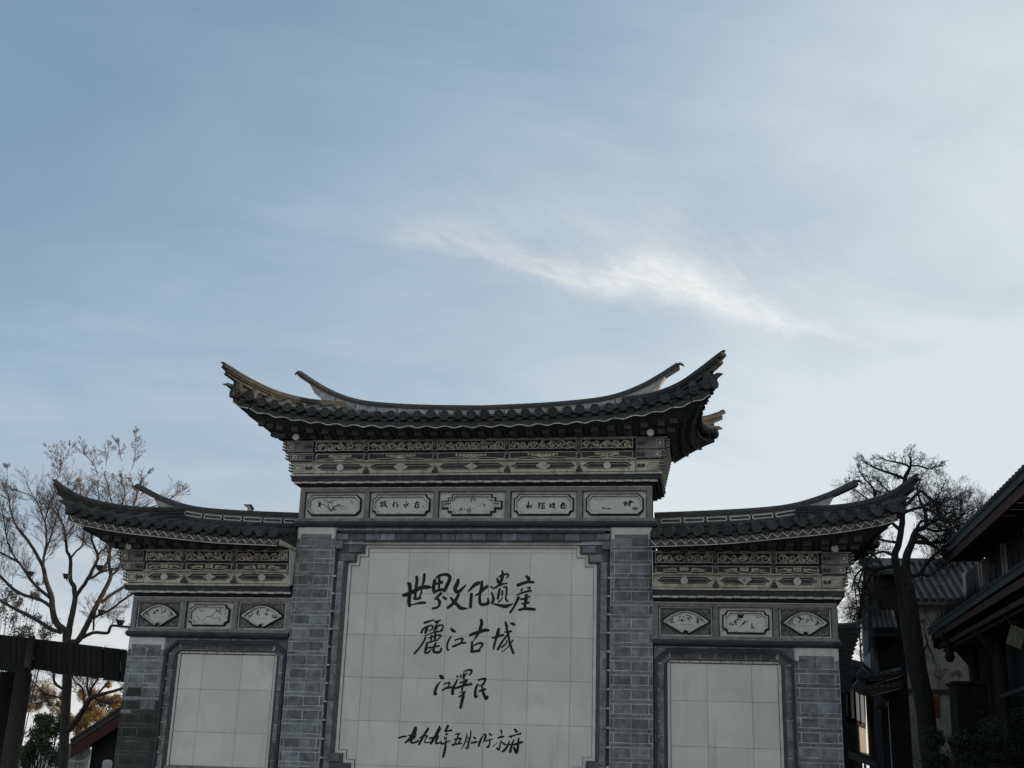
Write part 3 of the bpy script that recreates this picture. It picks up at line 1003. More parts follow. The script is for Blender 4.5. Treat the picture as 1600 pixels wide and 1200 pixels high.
def painting(mb, kind, w, h, x, z, y, rnd):
    I, G = M['ink'], M['ink_grey']

    def S(pts, m=G, wd=.012, k=0):
        stroke(mb, [(x + a * w, z + c * h, (q[0] if q else 1) * wd) for a, c, *q in pts], y, m, 0.0015 + .0002 * k)
    if kind == 'orchid':
        for k, (ax, az, bx_, bz) in enumerate([(-.35, 1.0, -.85, .1), (.1, .75, -.55, .75), (.25, .1, .25, .1), (.62, -.55, .35, .1), (.5, -.8, .2, -.1), (-.15, .0, -.1, -.5), (.0, -.95, .2, -1.0)]):
            S([(-.15, -.85, 1.2), ((bx_ - .15) / 2 + .05, (bz - .5) / 2 + .25, 1.0), (ax if k != 0 else -.62, az if k != 0 else .15, .3)], G, .016, k)
        for k in range(9):
            t = rnd.uniform(0, 6.3)
            S([(-.68, .15, 1.2), (-.68 + .12 * math.cos(t), .2 + .55 * math.sin(t), .3)], I, .017, k)
        for k in range(4):
            S([(-.45 + .1 * k, .7 - .08 * k, 1.2), (-.40 + .1 * k, .5 - .12 * k, .3)], G, .02, k)
        wobble_ink(mb, rnd, x + .75 * w, z + .45 * h, .05, y, G, 4)
    elif kind == 'bamboo':
        for k in range(20):
            cx, cz = rnd.choice([(.45, .45), (.5, .2), (.62, .55), (.78, -.35)])
            t = rnd.uniform(-2.6, -.4)
            l = rnd.uniform(.12, .22)
            S([(cx, cz, .4), (cx + l * .5 * math.cos(t), cz + l * 1.6 * math.sin(t), 1.3), (cx + l * math.cos(t), cz + l * 3.0 * math.sin(t), .3)], I if k % 2 else G, .02, k)
        for k in range(6):
            t = rnd.uniform(2.6, 3.8) if k % 2 else rnd.uniform(-.5, .4)
            S([(-.33, -.55, .4), (-.33 + .1 * math.cos(t), -.55 + .2 * math.sin(t), 1.3), (-.33 + .2 * math.cos(t), -.5 + .4 * math.sin(t), .3)], G, .016, k)
        for k in range(4):
            wobble_ink(mb, rnd, x + (-.8 + .11 * k) * w, z + .72 * h, .035, y, G, 3)
    elif kind == 'blossom':
        for k in range(34):
            cx, cz = rnd.choice([(.0, .75), (.15, .6), (.55, .1), (.5, -.2), (.62, -.1), (-.2, -.55), (-.12, -.7), (-.5, -.6)])
            cx += rnd.gauss(0, .07)
            cz += rnd.gauss(0, .14)
            S([(cx, cz, 1), (cx + rnd.uniform(-.04, .04), cz + rnd.uniform(-.15, .15), .7)], M['ink_red'] if k % 4 == 0 else G, .018, k)
        S([(-.40, .85, .8), (-.40, .5, .6)], G, .012)
        S([(.35, -.2, .6), (.45, .1, .8), (.55, .35, .5)], G, .008)
    elif kind == 'branch':
        S([(-.35, -.45, .5), (-.15, -.2, .8), (.05, -.15, .9), (.2, .1, .8), (.35, .5, .9), (.55, .75, .7)], G, .012)
        S([(.05, -.15, .6), (.3, -.4, .8), (.55, -.3, .5)], G, .010)
        for k in range(22):
            cx, cz = rnd.choice([(.45, .5), (.6, .7), (.7, .3), (.6, -.2), (-.6, -.7), (.55, -.75), (-.35, -.7)])
            cx += rnd.gauss(0, .09)
            cz += rnd.gauss(0, .14)
            S([(cx, cz, 1), (cx + rnd.uniform(-.05, .05), cz + rnd.uniform(-.15, .15), .6)], G, .016, k)
        for k in range(2):
            wobble_ink(mb, rnd, x + (-.6 + .17 * k) * w, z + .68 * h, .045, y, G, 4)
    elif kind == 'leaves':
        for k in range(30):
            cx, cz = rnd.choice([(-.75, -.3), (-.6, .1), (-.5, -.15), (-.35, .4), (-.1, -.1), (-.05, .1), (-.3, -.6), (.35, -.5)])
            cx += rnd.gauss(0, .06)
            cz += rnd.gauss(0, .12)
            S([(cx, cz, 1.1), (cx + rnd.uniform(-.05, .05), cz + rnd.uniform(-.18, .18), .6)], I if k % 3 == 0 else G, .020, k)
        S([(-.38, .92, 1.6), (-.25, .72, 3.0), (-.12, .95, 1.2)], I, .022)
        for k in range(2):
            wobble_ink(mb, rnd, x + (.62 + .12 * k) * w, z + .72 * h, .045, y, G, 4)


def frieze(X0, X1, mull, kinds, dz, y0, ends):
    """painted band of framed plaques between x = X0 and X1"""
    zb, zt, ztop = 5.77 + dz, 6.262 + dz, 6.34 + dz
    f = MB()
    f.box(X0, X1, y0 + 0.052, y0 + 0.09, zb, ztop, M['stone'])
    f.box(X0, X1, y0 - 0.028, y0 + 0.05, zt, ztop - 0.014, M['stone'])
    f.box(X0, X1, y0 - 0.034, y0 + 0.05, ztop - 0.0135, ztop, M['rim'])
    for x in mull:
        f.box(x - 0.046, x + 0.046, y0 - 0.026, y0 + 0.05, zb, zt - 0.0015, M['stone'])
        for sg in (-1, 1):            # dark reveals
            f.box(*sorted((x + sg * 0.0465, x + sg * 0.060)), y0 + 0.02, y0 + 0.0515, zb, zt - 0.0015, M['black'])
    fo = f.build('painted_frieze', wall)
    rnd = random.Random(int(X0 * 10) + 5)
    for i, kd in enumerate(kinds):
        xa, xb = mull[i] + 0.061, mull[i + 1] - 0.061
        x, z = (xa + xb) / 2, (zb + zt) / 2
        hw, hh = (xb - xa) / 2, (zt - zb) / 2 - 0.003
        b = MB()
        isfan = kd.startswith('fan')
        b.box(xa, xb, y0 + 0.036, y0 + 0.0515, z - hh, z + hh, M['fanbg'] if isfan else M['pale'])
        if isfan:
            b.ring([(xb, z - hh), (xb, z + hh), (xa, z + hh), (xa, z - hh)],
                   [(xb - .018, z - hh + .018), (xb - .018, z + hh - .018), (xa + .018, z + hh - .018), (xa + .018, z - hh + .018)], y0 + 0.012, y0 + 0.036, M['rim'], M['recess'])
            for cx in (-1, 1):          # small carved leaves in the spandrels
                for cz in (-1, 1):
                    for k in range(3):
                        b.cyl((x + cx * (hw * .80 - .05 * k), y0 + 0.033, z + cz * (hh * .70 + .02 * (k % 2))), (0, 1, 0), .022, .012, M['stone'], 7)
        W, H = hw - (0.045 if not isfan else 0.012), hh - (0.045 if not isfan else 0.03)
        fn = {'fan': lambda d: fan(W, H, d), 'cross': lambda d: cross(W, H - .0, d)}.get('fan' if isfan else kd)
        if fn is None:
            if kd in ('orchid', 'bamboo'):
                fn = lambda d: chamfer(W - d, H - d, .085 - .35 * d)
            else:
                fn = lambda d: concave(W - d, H - d, .075 - .1 * d)
        mv = lambda pl: [(p[0] + x, p[1] + z) for p in pl]
        o1, o2, o3 = mv(fn(0.0)), mv(fn(0.026)), mv(fn(0.048))
        b.ring(o1, o2, y0 + 0.010, y0 + 0.037, M['black'], M['black'])          # dark outline: the moulding's shadow put into the colour
        b.ring(o2, o3, y0 - 0.022, y0 + 0.037, M['rim'], M['black'])            # raised pale moulding, sides black for dark paint and painted-in shade
        b.prism(o3, y0 + 0.020, y0 + 0.036, M['plaque'])
        po = b.build('plaque', fo)
        yy = y0 + 0.0195
        pm = MB()
        if kd == 'cross':
            painting(pm, 'blossom', W - .2, H - .07, x, z, yy, rnd)
        elif kd in ('orchid', 'bamboo', 'branch', 'leaves'):
            painting(pm, kd, W - .08, H - .07, x, z, yy, rnd)
        elif isfan:
            for k, q in enumerate((-.52, -.17, .17, .52)):
                wobble_ink(pm, rnd, x + q * W, z + H * (.38 - abs(q) * .62), .085, yy, M['ink'] if (k + i) % 2 else M['ink_grey'], 6)
            stroke(pm, [(x - .1, z - .05, .004), (x, z - .047, .006), (x + .12, z - .05, .004)], yy, M['ink_grey'], .0015)
        else:
            for ch in PLAQ[kd]:
                cb = MB()
                bx0, by0, sc = ch[0]
                for k, st in enumerate(ch[1]):
                    pts = []
                    for q in st.split():
                        a_, c_, w_ = map(float, q.split(','))
                        P = aty(bx0 + a_ / sc, by0 + c_ / sc, yy)
                        pts.append((P[0], P[2], w_ / sc * 0.0113 * 1.15))
                    stroke(cb, pts, yy, M['ink'], 0.002 + .0004 * k)
                cb.build('character', fo)
            stroke(pm, [(x + .88 * (W - .08), z - .0, .012), (x + .88 * (W - .08), z - .05, .012)], yy, M['ink_red'], .0015)
        if pm.v:
            po2 = pm.build('painting', fo)
    return fo


frieze(-3.25, 3.25, [-3.205, -1.965, -0.665, 0.665, 1.965, 3.205], ['orchid', 'verse_a', 'cross', 'verse_b', 'bamboo'], 0.0, 0.0, 2)
frieze(3.255, 6.33, [3.30, 4.32, 5.32, 6.285], ['fan1', 'leaves', 'fan2'], -2.03, 0.04, 1)
frieze(-6.33, -3.255, [-6.285, -5.32, -4.32, -3.30], ['fan3', 'branch', 'fan4'], -2.03, 0.04, 1)


# ---- cornice and carved frieze
def ring_wall(prof, xa, xb, y0, T, ends, name, parent):
    """moulded band: prof = (front overhang, side overhang, z, material of the strip above)"""
    b = MB()
    for (f0, s0, z0, m), (f1, s1, z1, _) in zip(prof[:-1], prof[1:]):
        lo, hi = [], []
        for (f_, s_, z_, out) in ((f0, s0, z0, lo), (f1, s1, z1, hi)):
            l = xa - (s_ if ends[0] else 0)
            r = xb + (s_ if ends[1] else 0)
            out += [(l, y0 - f_, z_), (r, y0 - f_, z_), (r, T + s_, z_), (l, T + s_, z_)]
        fs = [(0, 1, 5, 4), (2, 3, 7, 6)]
        if ends[1]:
            fs.append((1, 2, 6, 5))
        if ends[0]:
            fs.append((3, 0, 4, 7))
        b.add(lo + hi, fs, m)
    return b.build(name, parent)


def spiral(mb, cx, cz, r, y, turn, a0, m, tr=0.020, depth=0.034):
    pts, rad = [], []
    n = 17
    for k in range(n):
        t = k / (n - 1)
        a = a0 + turn * t * 2 * math.pi * 1.35
        rr = r * (1 - 0.86 * t)
        pts.append((cx + rr * math.cos(a), y - depth * (0.2 + 0.5 * t), cz + rr * math.sin(a)))
        rad.append(tr * (1 - .35 * t))
    mb.tube(pts, rad, m, 5)


def carved(X0, X1, ends, mull, dz, y0, bosses, T=1.27):
    Z = lambda z: z + dz
    P, S, D = M['plaster'], M['stone'], M['mould']
    saw = []
    for k in range(10):
        zz = 6.57 + k * 0.061
        o_ = 0.13 + k * 0.013
        f_ = 0.10
        saw += [(f_, o_, Z(zz), P), (f_, o_ + 0.050, Z(zz + 0.046), S), (f_, o_ + 0.013, Z(zz + 0.0605), S)]
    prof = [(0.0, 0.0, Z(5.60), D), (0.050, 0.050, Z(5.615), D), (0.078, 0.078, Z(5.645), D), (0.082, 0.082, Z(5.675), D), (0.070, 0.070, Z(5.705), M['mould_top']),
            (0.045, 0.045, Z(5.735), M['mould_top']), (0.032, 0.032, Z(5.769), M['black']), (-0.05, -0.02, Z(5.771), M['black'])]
    c1 = ring_wall(prof, X0, X1, y0, T, ends, 'sill_moulding', wall)
    prof = [(0.0, 0.0, Z(6.341), M['black']), (0.035, 0.035, Z(6.36), M['black']), (0.04, 0.04, Z(6.396), M['black']), (0.105, 0.105, Z(6.397), D), (0.105, 0.105, Z(6.444), D),  # black strips paint in the shadow gap below the white bricks
            (0.155, 0.155, Z(6.446), D), (0.160, 0.160, Z(6.505), D), (0.178, 0.178, Z(6.530), M['rim']), (0.182, 0.182, Z(6.545), P), (0.165, 0.165, Z(6.569), P)] + saw + [(0.10, 0.30, Z(7.19), D), (0.0, 0.0, Z(7.20), D)]
    co = ring_wall(prof, X0, X1, y0, T, ends, 'cornice', wall)
    # row of small white bricks under the cornice
    xs, xe = X0 - (0.11 if ends[0] else 0), X1 + (0.11 if ends[1] else 0)
    n = round((xe - xs) / 0.150)
    st = (xe - xs) / n
    for k in range(n):
        b_ = brick_mesh(st - 0.010, 0.040, 0.03, M['pale'], 0.003)
        inst(b_, 'white_brick', co, Matrix.Translation((xs + (k + .5) * st, y0 - 0.128, Z(6.4205) + (0.004 if k % 2 else -0.003))))
    # carved panels, three tiers
    b = MB()
    lo, hi = mull[0], mull[-1]
    yt = {1: y0 - 0.315, 2: y0 - 0.255, 3: y0 - 0.19}
    b.box(lo, hi, yt[1] + 0.03, y0, Z(6.945), Z(7.17), M['black'])
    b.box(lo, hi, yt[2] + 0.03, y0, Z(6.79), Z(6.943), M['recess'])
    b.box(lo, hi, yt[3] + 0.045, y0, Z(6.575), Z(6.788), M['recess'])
    b.box(lo - .01, hi + .01, yt[1] - 0.01, y0, Z(7.150), Z(7.175), P)
    b.box(lo - .01, hi + .01, yt[2] - 0.008, y0, Z(6.780), Z(6.797), P)
    cf = b.build('carved_frieze', wall)
    for i in range(len(mull) - 1):
        xa, xb = mull[i] + 0.042, mull[i + 1] - 0.042
        w = xb - xa
        xm = (xa + xb) / 2
        # tier 1: scrolls
        q = MB()
        za, zt_ = Z(6.962), Z(7.148)
        y = yt[1]
        q.box(xa, xb, y, y + 0.03, zt_ - 0.014, zt_, M['rim'])
        q.box(xa, xa + 0.014, y, y + 0.03, za, zt_ - 0.0145, M['rim'])
        q.box(xb - 0.014, xb, y, y + 0.03, za, zt_ - 0.0145, M['rim'])
        wav = []
        nn = int(w / 0.052)
        for k in range(nn + 1):
            t = k / nn
            wav.append((xa + t * w, za - 0.004 + 0.013 * abs(math.sin(t * math.pi * round(w / 0.15)))))
        q.prism([(x_, z_) for x_, z_ in wav] + [(x_, z_ + 0.014) for x_, z_ in wav[::-1]], y - 0.008, y + 0.03, M['rim'], M['recess'])
        ns = max(4, int(w / 0.155))
        rnd = random.Random(i * 7 + int(X0 * 3))
        for k in range(ns):
            cx = xa + (k + .5) * w / ns
            up = (k % 2)
            spiral(q, cx + rnd.uniform(-.02, .02), za + (0.100 if up else 0.078) + rnd.uniform(-.012, .012), 0.068 + rnd.uniform(-.018, .014), y + 0.034, 1 if k < ns / 2 else -1, (math.pi if up else 0) + rnd.uniform(-.4, .4), M['carve'])
        S_ = []
        for k in range(ns * 4 + 1):
            t = k / (ns * 4)
            S_.append((xa + 0.03 + t * (w - .06), y + 0.024, (za + zt_) / 2 + 0.052 * math.sin(t * ns * math.pi) + rnd.uniform(-.008, .008)))
        q.tube(S_, 0.014, M['carve'], 5)
        for k in range(ns):
            q.cyl((xa + (k + .97) * w / ns if k < ns - 1 else xb - .05, y + 0.02, za + 0.035), (0, 1, 0), .016, .03, M['carve'], 7)
        for k in range(ns * 2):                     # leaf tips between the scrolls
            a_ = rnd.uniform(0, 6.28)
            cx, cz_ = xa + .05 + rnd.random() * (w - .1), za + rnd.uniform(.03, .16)
            q.tube([(cx, y + .022, cz_), (cx + .03 * math.cos(a_), y + .010, cz_ + .02 * math.sin(a_)), (cx + .055 * math.cos(a_ + .5), y + .018, cz_ + .03 * math.sin(a_ + .5))], [.013, .013, .004], M['carve'], 5)
        q.build('scroll_panel', cf)
        # tier 2: cloud ornament on a grey field
        q = MB()
        za, zt_ = Z(6.803), Z(6.930)
        y = yt[2]
        q.box(xa, xb, y, y + 0.03, zt_ - 0.012, zt_, M['rim'])
        q.box(xa, xa + 0.013, y, y + 0.03, za + .01, zt_ - 0.0125, M['rim'])
        q.box(xb - 0.013, xb, y, y + 0.03, za + .01, zt_ - 0.0125, M['rim'])
        stp = [(0, .0), (.12, .0), (.14, .012), (.28, .022), (.38, .014), (.42, -.006), (.58, -.006), (.62, .014), (.72, .022), (.86, .012), (.88, 0), (1, 0)]
        lw = [(xa + a_ * w, za + c_) for a_, c_ in stp]
        q.prism(lw + [(x_, z_ + .013) for x_, z_ in lw[::-1]], y - 0.006, y + 0.03, M['rim'], M['recess'])
        for k in range(9):
            t = (k - 4) / 4
            if dz < -1 and abs(t) in (0.5,):
                continue
            r = .034 if dz > -1 else .026
            q.cyl((xm + t * w * .21, y + 0.018, (za + zt_) / 2 + (.018 * abs(t) if dz > -1 else .004)), (0, 1, 0), r * (1.15 - .4 * abs(t)), .034, M['carve'], 9)
        if dz > -1:
            for k in range(5):
                q.cyl((xm + (k - 2) * .045, y + .012, za + .032 + .006 * abs(k - 2)), (0, 1, 0), .02, .03, M['carve'], 8)
        else:
            for k in range(4):
                q.box(xm - .07 + .04 * k, xm - .05 + .04 * k, y + .002, y + .03, za + .03, zt_ - .02, M['carve'])
            for sg in (-1, 1):
                q.tube([(xm + sg * .12, y + .015, za + .05), (xm + sg * .2, y + .012, za + .075), (xm + sg * .30, y + .012, za + .05), (xm + sg * .36, y + .015, za + .06)], [.022, .018, .022, .008], M['carve'], 6)
        q.build('cloud_panel', cf)
        # tier 3: hexagonal recess with a boss
        q = MB()
        za, zt_, y = Z(6.578), Z(6.782), yt[3]
        zh, zl, zc = za + .168, za + .045, za + .106
        c_ = .125
        q.box(xa - .04, xb + .04, y, y + .05, zh, zt_ - 0.002, P)
        q.box(xa - .04, xb + .04, y, y + .05, za - .003, zl, P)
        for sg, e in ((1, xa), (-1, xb)):
            poly = [(e - sg * .04, zl + .0005), (e + sg * c_, zl + .0005), (e + sg * .02, zc), (e + sg * c_, zh - .0005), (e - sg * .04, zh - .0005)]
            q.prism(poly if sg > 0 else poly[::-1], y + 0.001, y + .05, P, M['stone'])
        hx = lambda d: [(xb - .045 - d * 1.6, zc), (xb - c_ - .01 - d, zh - .022 - d), (xa + c_ + .01 + d, zh - .022 - d), (xa + .045 + d * 1.6, zc), (xa + c_ + .01 + d, zl + .020 + d), (xb - c_ - .01 - d, zl + .020 + d)]
        q.ring(hx(0), hx(.007), y + .034, y + .0455, M['rim'])
        q.build('recessed_panel', cf)
        q = MB()
        kd = bosses[i]
        yb = y - 0.012
        if kd == 'disc':
            q.cyl((xm, yb + .02, zc - .004), (0, 1, 0), .064, .06, M['plaque'], 24)
        elif kd == 'diamond':
            q.prism([(xm + .125, zc), (xm, zc + .066), (xm - .125, zc), (xm, zc - .066)], yb, yb + .055, M['pale'])
            for k in range(5):
                q.cyl((xm + (k - 2) * .034, yb - .001, zc + (.014 if k % 2 else -.008)), (0, 1, 0), .014, .012, M['carve'], 7)
        elif kd == 'fan':
            q.prism([(xm + .125, zc + .03), (xm + .06, zc + .062), (xm, zc + .072), (xm - .06, zc + .062), (xm - .125, zc + .03), (xm, zc - .068)], yb, yb + .055, M['pale'])
            wobble_ink(q, random.Random(3), xm, zc + .01, .07, yb - .0005, M['ink_grey'], 4)
        else:
            q.prism([(xm + .115 + .02 * math.cos(4 * t), 0) and (xm + (.115 + .012 * math.cos(4 * t)) * math.cos(t), zc + (.066 + .008 * math.cos(4 * t)) * math.sin(t)) for t in [k * math.pi / 12 for k in range(24)]], yb, yb + .055, M['pale'])
            for k in range(4):
                q.cyl((xm + (k - 1.5) * .045, yb - .001, zc + (.012 if k % 2 else -.012)), (0, 1, 0), .018, .012, M['carve'], 7)
        q.build('boss', cf)
    # carved struts between the panels
    st = MB()
    for x in mull[1:-1]:
        for t, za, zt_ in ((1, 6.95, 7.165), (2, 6.80, 6.94), (3, 6.58, 6.78)):
            st.box(x - .040, x + .040, yt[t] + .004, y0, Z(za), Z(zt_), S if t < 3 else P)
            st.box(x - .028, x + .028, yt[t] - .03, yt[t] + .003, Z(za + .02), Z(za + .075), M['recess'])
            st.cyl((x, yt[t] - .02, Z(za + .10)), (0, 1, 0), .026, .05, S, 8)
        st.box(x - .055, x + .055, yt[3] - .035, yt[3] + .002, Z(6.575), Z(6.62), M['recess'])
    # stacked end blocks with little fret plaques
    for e, on in ((X0, ends[0]), (X1, ends[1])):
        if not on:
            continue
        sg = -1 if e == X0 else 1
        inner = lo if sg < 0 else hi
        for t, za, zt_, out in ((1, 6.955, 7.15, .26), (2, 6.80, 6.93, .21), (3, 6.585, 6.765, .15)):
            xo = e + sg * out
            xa, xb = sorted((inner + sg * 0.01, xo))
            st.box(xa, xb, yt[t] + .005, y0 + .05, Z(za), Z(zt_), P if t == 3 else S)
            st.box(*sorted((e + sg * (out + .03), inner)), yt[t] - .012, y0 + .05, Z(zt_), Z(zt_ + .014), P)
            cw = .17 if t == 3 else .13
            cx = e + sg * (out - .04 - cw / 2)
            zc = Z((za + zt_) / 2)
            hh = (zt_ - za) * .36
            st.ring([(cx + cw / 2, zc - hh), (cx + cw / 2, zc + hh), (cx - cw / 2, zc + hh), (cx - cw / 2, zc - hh)],
                    [(cx + cw / 2 - .014, zc - hh + .014), (cx + cw / 2 - .014, zc + hh - .014), (cx - cw / 2 + .014, zc + hh - .014), (cx - cw / 2 + .014, zc - hh + .014)],
                    yt[t] - .014, yt[t] + .006, M['rim'], M['recess'])
            st.box(cx - cw * .2, cx + cw * .2, yt[t] - .010, yt[t] + .006, zc - hh * .45, zc + hh * .45, M['carve'])
            for k in range(2):          # dark knobs beside the plaque
                st.cyl((inner + sg * (.06 + .075 * k), yt[t] - .01, zc), (0, 1, 0), .03, .06, M['recess'], 8)
            # jagged carved outer edge
            for k in range(3):
                zz = Z(za + .02 + k * .055)
                st.obox((xo + sg * .02, yt[t] + .06, zz + .02), (.045, 0, .018 * sg), (0, .055, 0), (-.006 * sg, 0, .014), S)
        st.cyl((e + sg * .0, yt[1] - .20, Z(7.185)), (0, 1, 0), .060, .05, M['plaque'] if dz > -1 or sg > 0 else M['plaster'], 20)
        st.box(*sorted((e - sg * .03, e + sg * .03)), yt[1] - .175, y0, Z(7.165), Z(7.205), S)
    for e, on in ((X0, ends[0]), (X1, ends[1])):      # plastered closing plate where the band meets the centre
        if on:
            continue
        sg = -1 if e == X0 else 1
        pl = [(y0 - .09, Z(6.55)), (y0 - .215, Z(6.57)), (y0 - .34, Z(7.17)), (y0 - .02, Z(7.17))]
        xa, xb = sorted((e, e - sg * .018))
        n = len(pl)
        vs = [(xa, a, c) for a, c in pl] + [(xb, a, c) for a, c in pl]
        st.add(vs, [(0, 1, 2, 3), (7, 6, 5, 4)] + [(i, i + n, (i + 1) % n + n, (i + 1) % n) for i in range(n)], M['pale'])
    st.build('carved_strut', cf)
    return co


carved(-3.25, 3.25, (1, 1), [-2.97, -1.965, -0.665, 0.665, 1.965, 2.97], 0.0, 0.0, ['disc', 'plaque', 'diamond', 'plaque', 'disc'])
carved(3.255, 6.30, (0, 1), [3.27, 4.33, 5.30, 6.08], -2.03, 0.04, ['disc', 'fan', 'disc'])
carved(-6.30, -3.255, (1, 0), [-6.08, -5.30, -4.33, -3.27], -2.03, 0.04, ['disc', 'diamond', 'disc'])
# ---- tiled roofs with upswept ridges
YM = 0.65                       # ridge line


def disc_mesh():
    b = MB()
    b.cyl((0, -0.005, 0), (0, 1, 0), 0.086, 0.05, M['tile'], 14)
    b.ring([(0.086 * math.cos(t), 0.086 * math.sin(t)) for t in [k * math.pi / 7 for k in range(14)]],
           [(0.066 * math.cos(t), 0.066 * math.sin(t)) for t in [k * math.pi / 7 for k in range(14)]], -0.040, -0.03, M['tile'])
    b.cyl((0, -0.033, 0), (0, 1, 0), 0.03, 0.012, M['tile'], 8)
    return b.mesh('eave_disc')


def drip_mesh():
    b = MB()
    pl = [(-.11, 0.03), (-.10, -.02), (-.06, -.075), (0, -.11), (.06, -.075), (.10, -.02), (.11, 0.03)]
    b.prism([(x * .72, z * .55) for x, z in pl[::-1]], -0.010, 0.010, M['deck'], M['deck'])
    return b.mesh('drip_tile')


def fascia_mesh(zig):
    b = MB()
    n = 12
    w = 0.165
    if not zig:
        low = [(-w + 2 * w * k / n, -0.035 - 0.030 * math.sin(math.pi * k / n) + .006 * math.sin(3 * math.pi * k / n)) for k in range(n + 1)]
        b.prism([(-w, .045)] + low + [(w, .045)], -0.02, 0.02, M['tile_lt'])
        b.prism(low + [(x, z + .016) for x, z in low[::-1]], -0.028, -0.0205, M['rim'], M['tile_lt'])
    else:
        b.box(-w, w, -0.015, 0.02, -0.062, 0.055, M['recess'])
        b.box(-w, w, -0.026, -0.0155, -0.070, -0.058, M['plaster'])
        for sg in (-1, 1):
            for k in range(2):
                c = sg * w / 2 + (k - .5) * w * .45
                b.obox((c, -0.021, -0.004 + .004 * k), (w * .27, 0, (.042 if k else -.042)), (0, .0052, 0), (0.002, 0, .0075), M['carve'])
            b.box(sg * w / 2 - .006, sg * w / 2 + .006, -0.024, -0.0155, -.056, .05, M['stone'])
    return b.mesh('fascia_brick')


DISC, DRIP, FASC, FASZ = disc_mesh(), drip_mesh(), fascia_mesh(False), fascia_mesh(True)


def roof(name_lab, xh, xc, ridge, eave, hip, sides, inner, dz_wall, wtop, zig, cap_h, band_h):
    """sides: signs of the ends that carry a hip; inner: |x| where a one-sided roof starts"""
    root = MB()
    YE = -0.90
    rz, ez = curve(ridge), curve(eave)
    H = catmull(hip, 6)
    hx = [p[0] for p in H]

    def hippt(x):
        for i in range(len(H) - 1):
            if hx[i] <= x <= hx[i + 1]:
                t = (x - hx[i]) / (hx[i + 1] - hx[i])
                return H[i] * (1 - t) + H[i + 1] * t
        return H[-1] if x > hx[-1] else H[0]

    base = cap_h + band_h

    def top(x):                                  # top of the tiled slope for |x|
        if x <= xh:
            return np.array([x, YM - 0.14, rz(x) - base])
        p = hippt(x)
        w_ = min(1.0, (x - xh) / 0.3)
        z0 = rz(xh) - base
        return np.array([x, (YM - 0.14) * (1 - w_) + p[1] * w_, z0 * (1 - w_) + (p[2] - 0.17) * w_])

    def ye(x):
        return YE - 0.10 * max(0.0, (x - xh) / (xc - xh)) ** 2

    def ev(x):
        return np.array([x, ye(x), ez(x) - 0.02])
    FL = .30
    DZ = .20

    def side(t):                                  # end eave, t = 0 front corner .. 1 back corner
        e = ev(xc)
        b_ = math.sin(math.pi * t) ** .8 if 0 < t < 1 else 0.0
        return xc - FL * b_, e[1] * (1 - t) + (2 * YM - e[1]) * t, e[2] - DZ * b_
    x_lo = -xc if len(sides) == 2 else inner
    N = 40
    xs = [x_lo + (xc - x_lo) * k / N for k in range(N + 1)]
    sg_list = [1] if len(sides) == 2 else sides
    flip = lambda p, s: (p[0] * s, p[1], p[2])
    s = sg_list[0]
    # bed under the tiles: front, back and hip faces, plus the eave board
    rows = []
    for x in xs:
        a, e = top(abs(x)), ev(abs(x))
        a[0] = e[0] = x
        col = []
        for t in (0, .33, .66, 1):
            p = a * (1 - t) + e * t
            p[2] -= 0.10 * t * (1 - t)
            col.append(p)
        rows.append(col)
    b = MB()
    for back in (False, True):
        vs = []
        for col in rows:
            for p in col:
                y = p[1] if not back else 2 * YM - p[1]
                vs.append((p[0] * s, y, p[2]))
        fs = []
        for i in range(N):
            for j in range(3):
                fs.append((i * 4 + j, i * 4 + j + 1, i * 4 + j + 5, i * 4 + j + 4))
        b.add(vs, fs, M['deck'])
        vs = []
        for x in xs:                              # eave board
            p = ev(abs(x))
            y = p[1] + .03
            if back:
                y = 2 * YM - y
            vs += [(x * s, y, p[2] + .01), (x * s, y, p[2] - .19)]
        b.add(vs, [(2 * i, 2 * i + 1, 2 * i + 3, 2 * i + 2) for i in range(N)], M['deck'])
    for sd in sides:                              # hip faces at the ends
        m = 14
        vs = []
        for k in range(m + 1):
            x = xh + (xc - xh) * k / m
            a = top(x)
            e = ev(xc)
            for j in range(9):
                t = j / 8
                y = a[1] * (1 - t) + (2 * YM - a[1]) * t
                z = a[2] - 0.22 * (k / m) * math.sin(math.pi * t)
                xq = x - FL * (k / m) * math.sin(math.pi * t)
                if k == m:
                    xq, y, z = side(t)
                vs.append((xq * sd, y, z))
        b.add(vs, [(i * 9 + j, i * 9 + j + 1, i * 9 + j + 10, i * 9 + j + 9) for i in range(m) for j in range(8)], M['deck'])
        e = ev(xc)
        vs = []
        for j in range(17):
            t = j / 16
            xq, y, z = side(t)
            vs += [((xq - .02) * sd, y, z + .01), ((xq - .02) * sd, y, z - .18)]
        b.add(vs, [(2 * j, 2 * j + 1, 2 * j + 3, 2 * j + 2) for j in range(16)], M['deck'])
    if len(sides) == 1:                           # closed end against the centre block
        a, e = top(inner), ev(inner)
        xx = (inner + .004) * s
        vs = [(xx, YM, a[2]), (xx, a[1], a[2]), (xx, e[1], e[2] + .03), (xx, e[1] + .01, e[2] - .08), (xx, YM, e[2] - .08)]
        b.add(vs, [(0, 1, 2, 3, 4)], M['tile'])
        vs = [(xx, e[1] + .012, e[2] - .081), (xx, e[1] + .03, e[2] - .19), (xx, -.3, dz_wall), (xx, YM, dz_wall), (xx, YM, e[2] - .081)]
        b.add(vs, [(0, 1, 2, 3, 4)], M['plaster'])
        for k in range(5):
            t = (k + .5) / 5
            p = a * (1 - t) + e * t
            b.box(*sorted((xx, xx + s * .03)), p[1] - .10, p[1] + .10, p[2] - .05, p[2] - .02, M['deck'])
    rf = b.build('roof', wall)
    # soffit boarded between wall head and eave
    so_ = MB()
    wx = wtop
    WY = -0.36

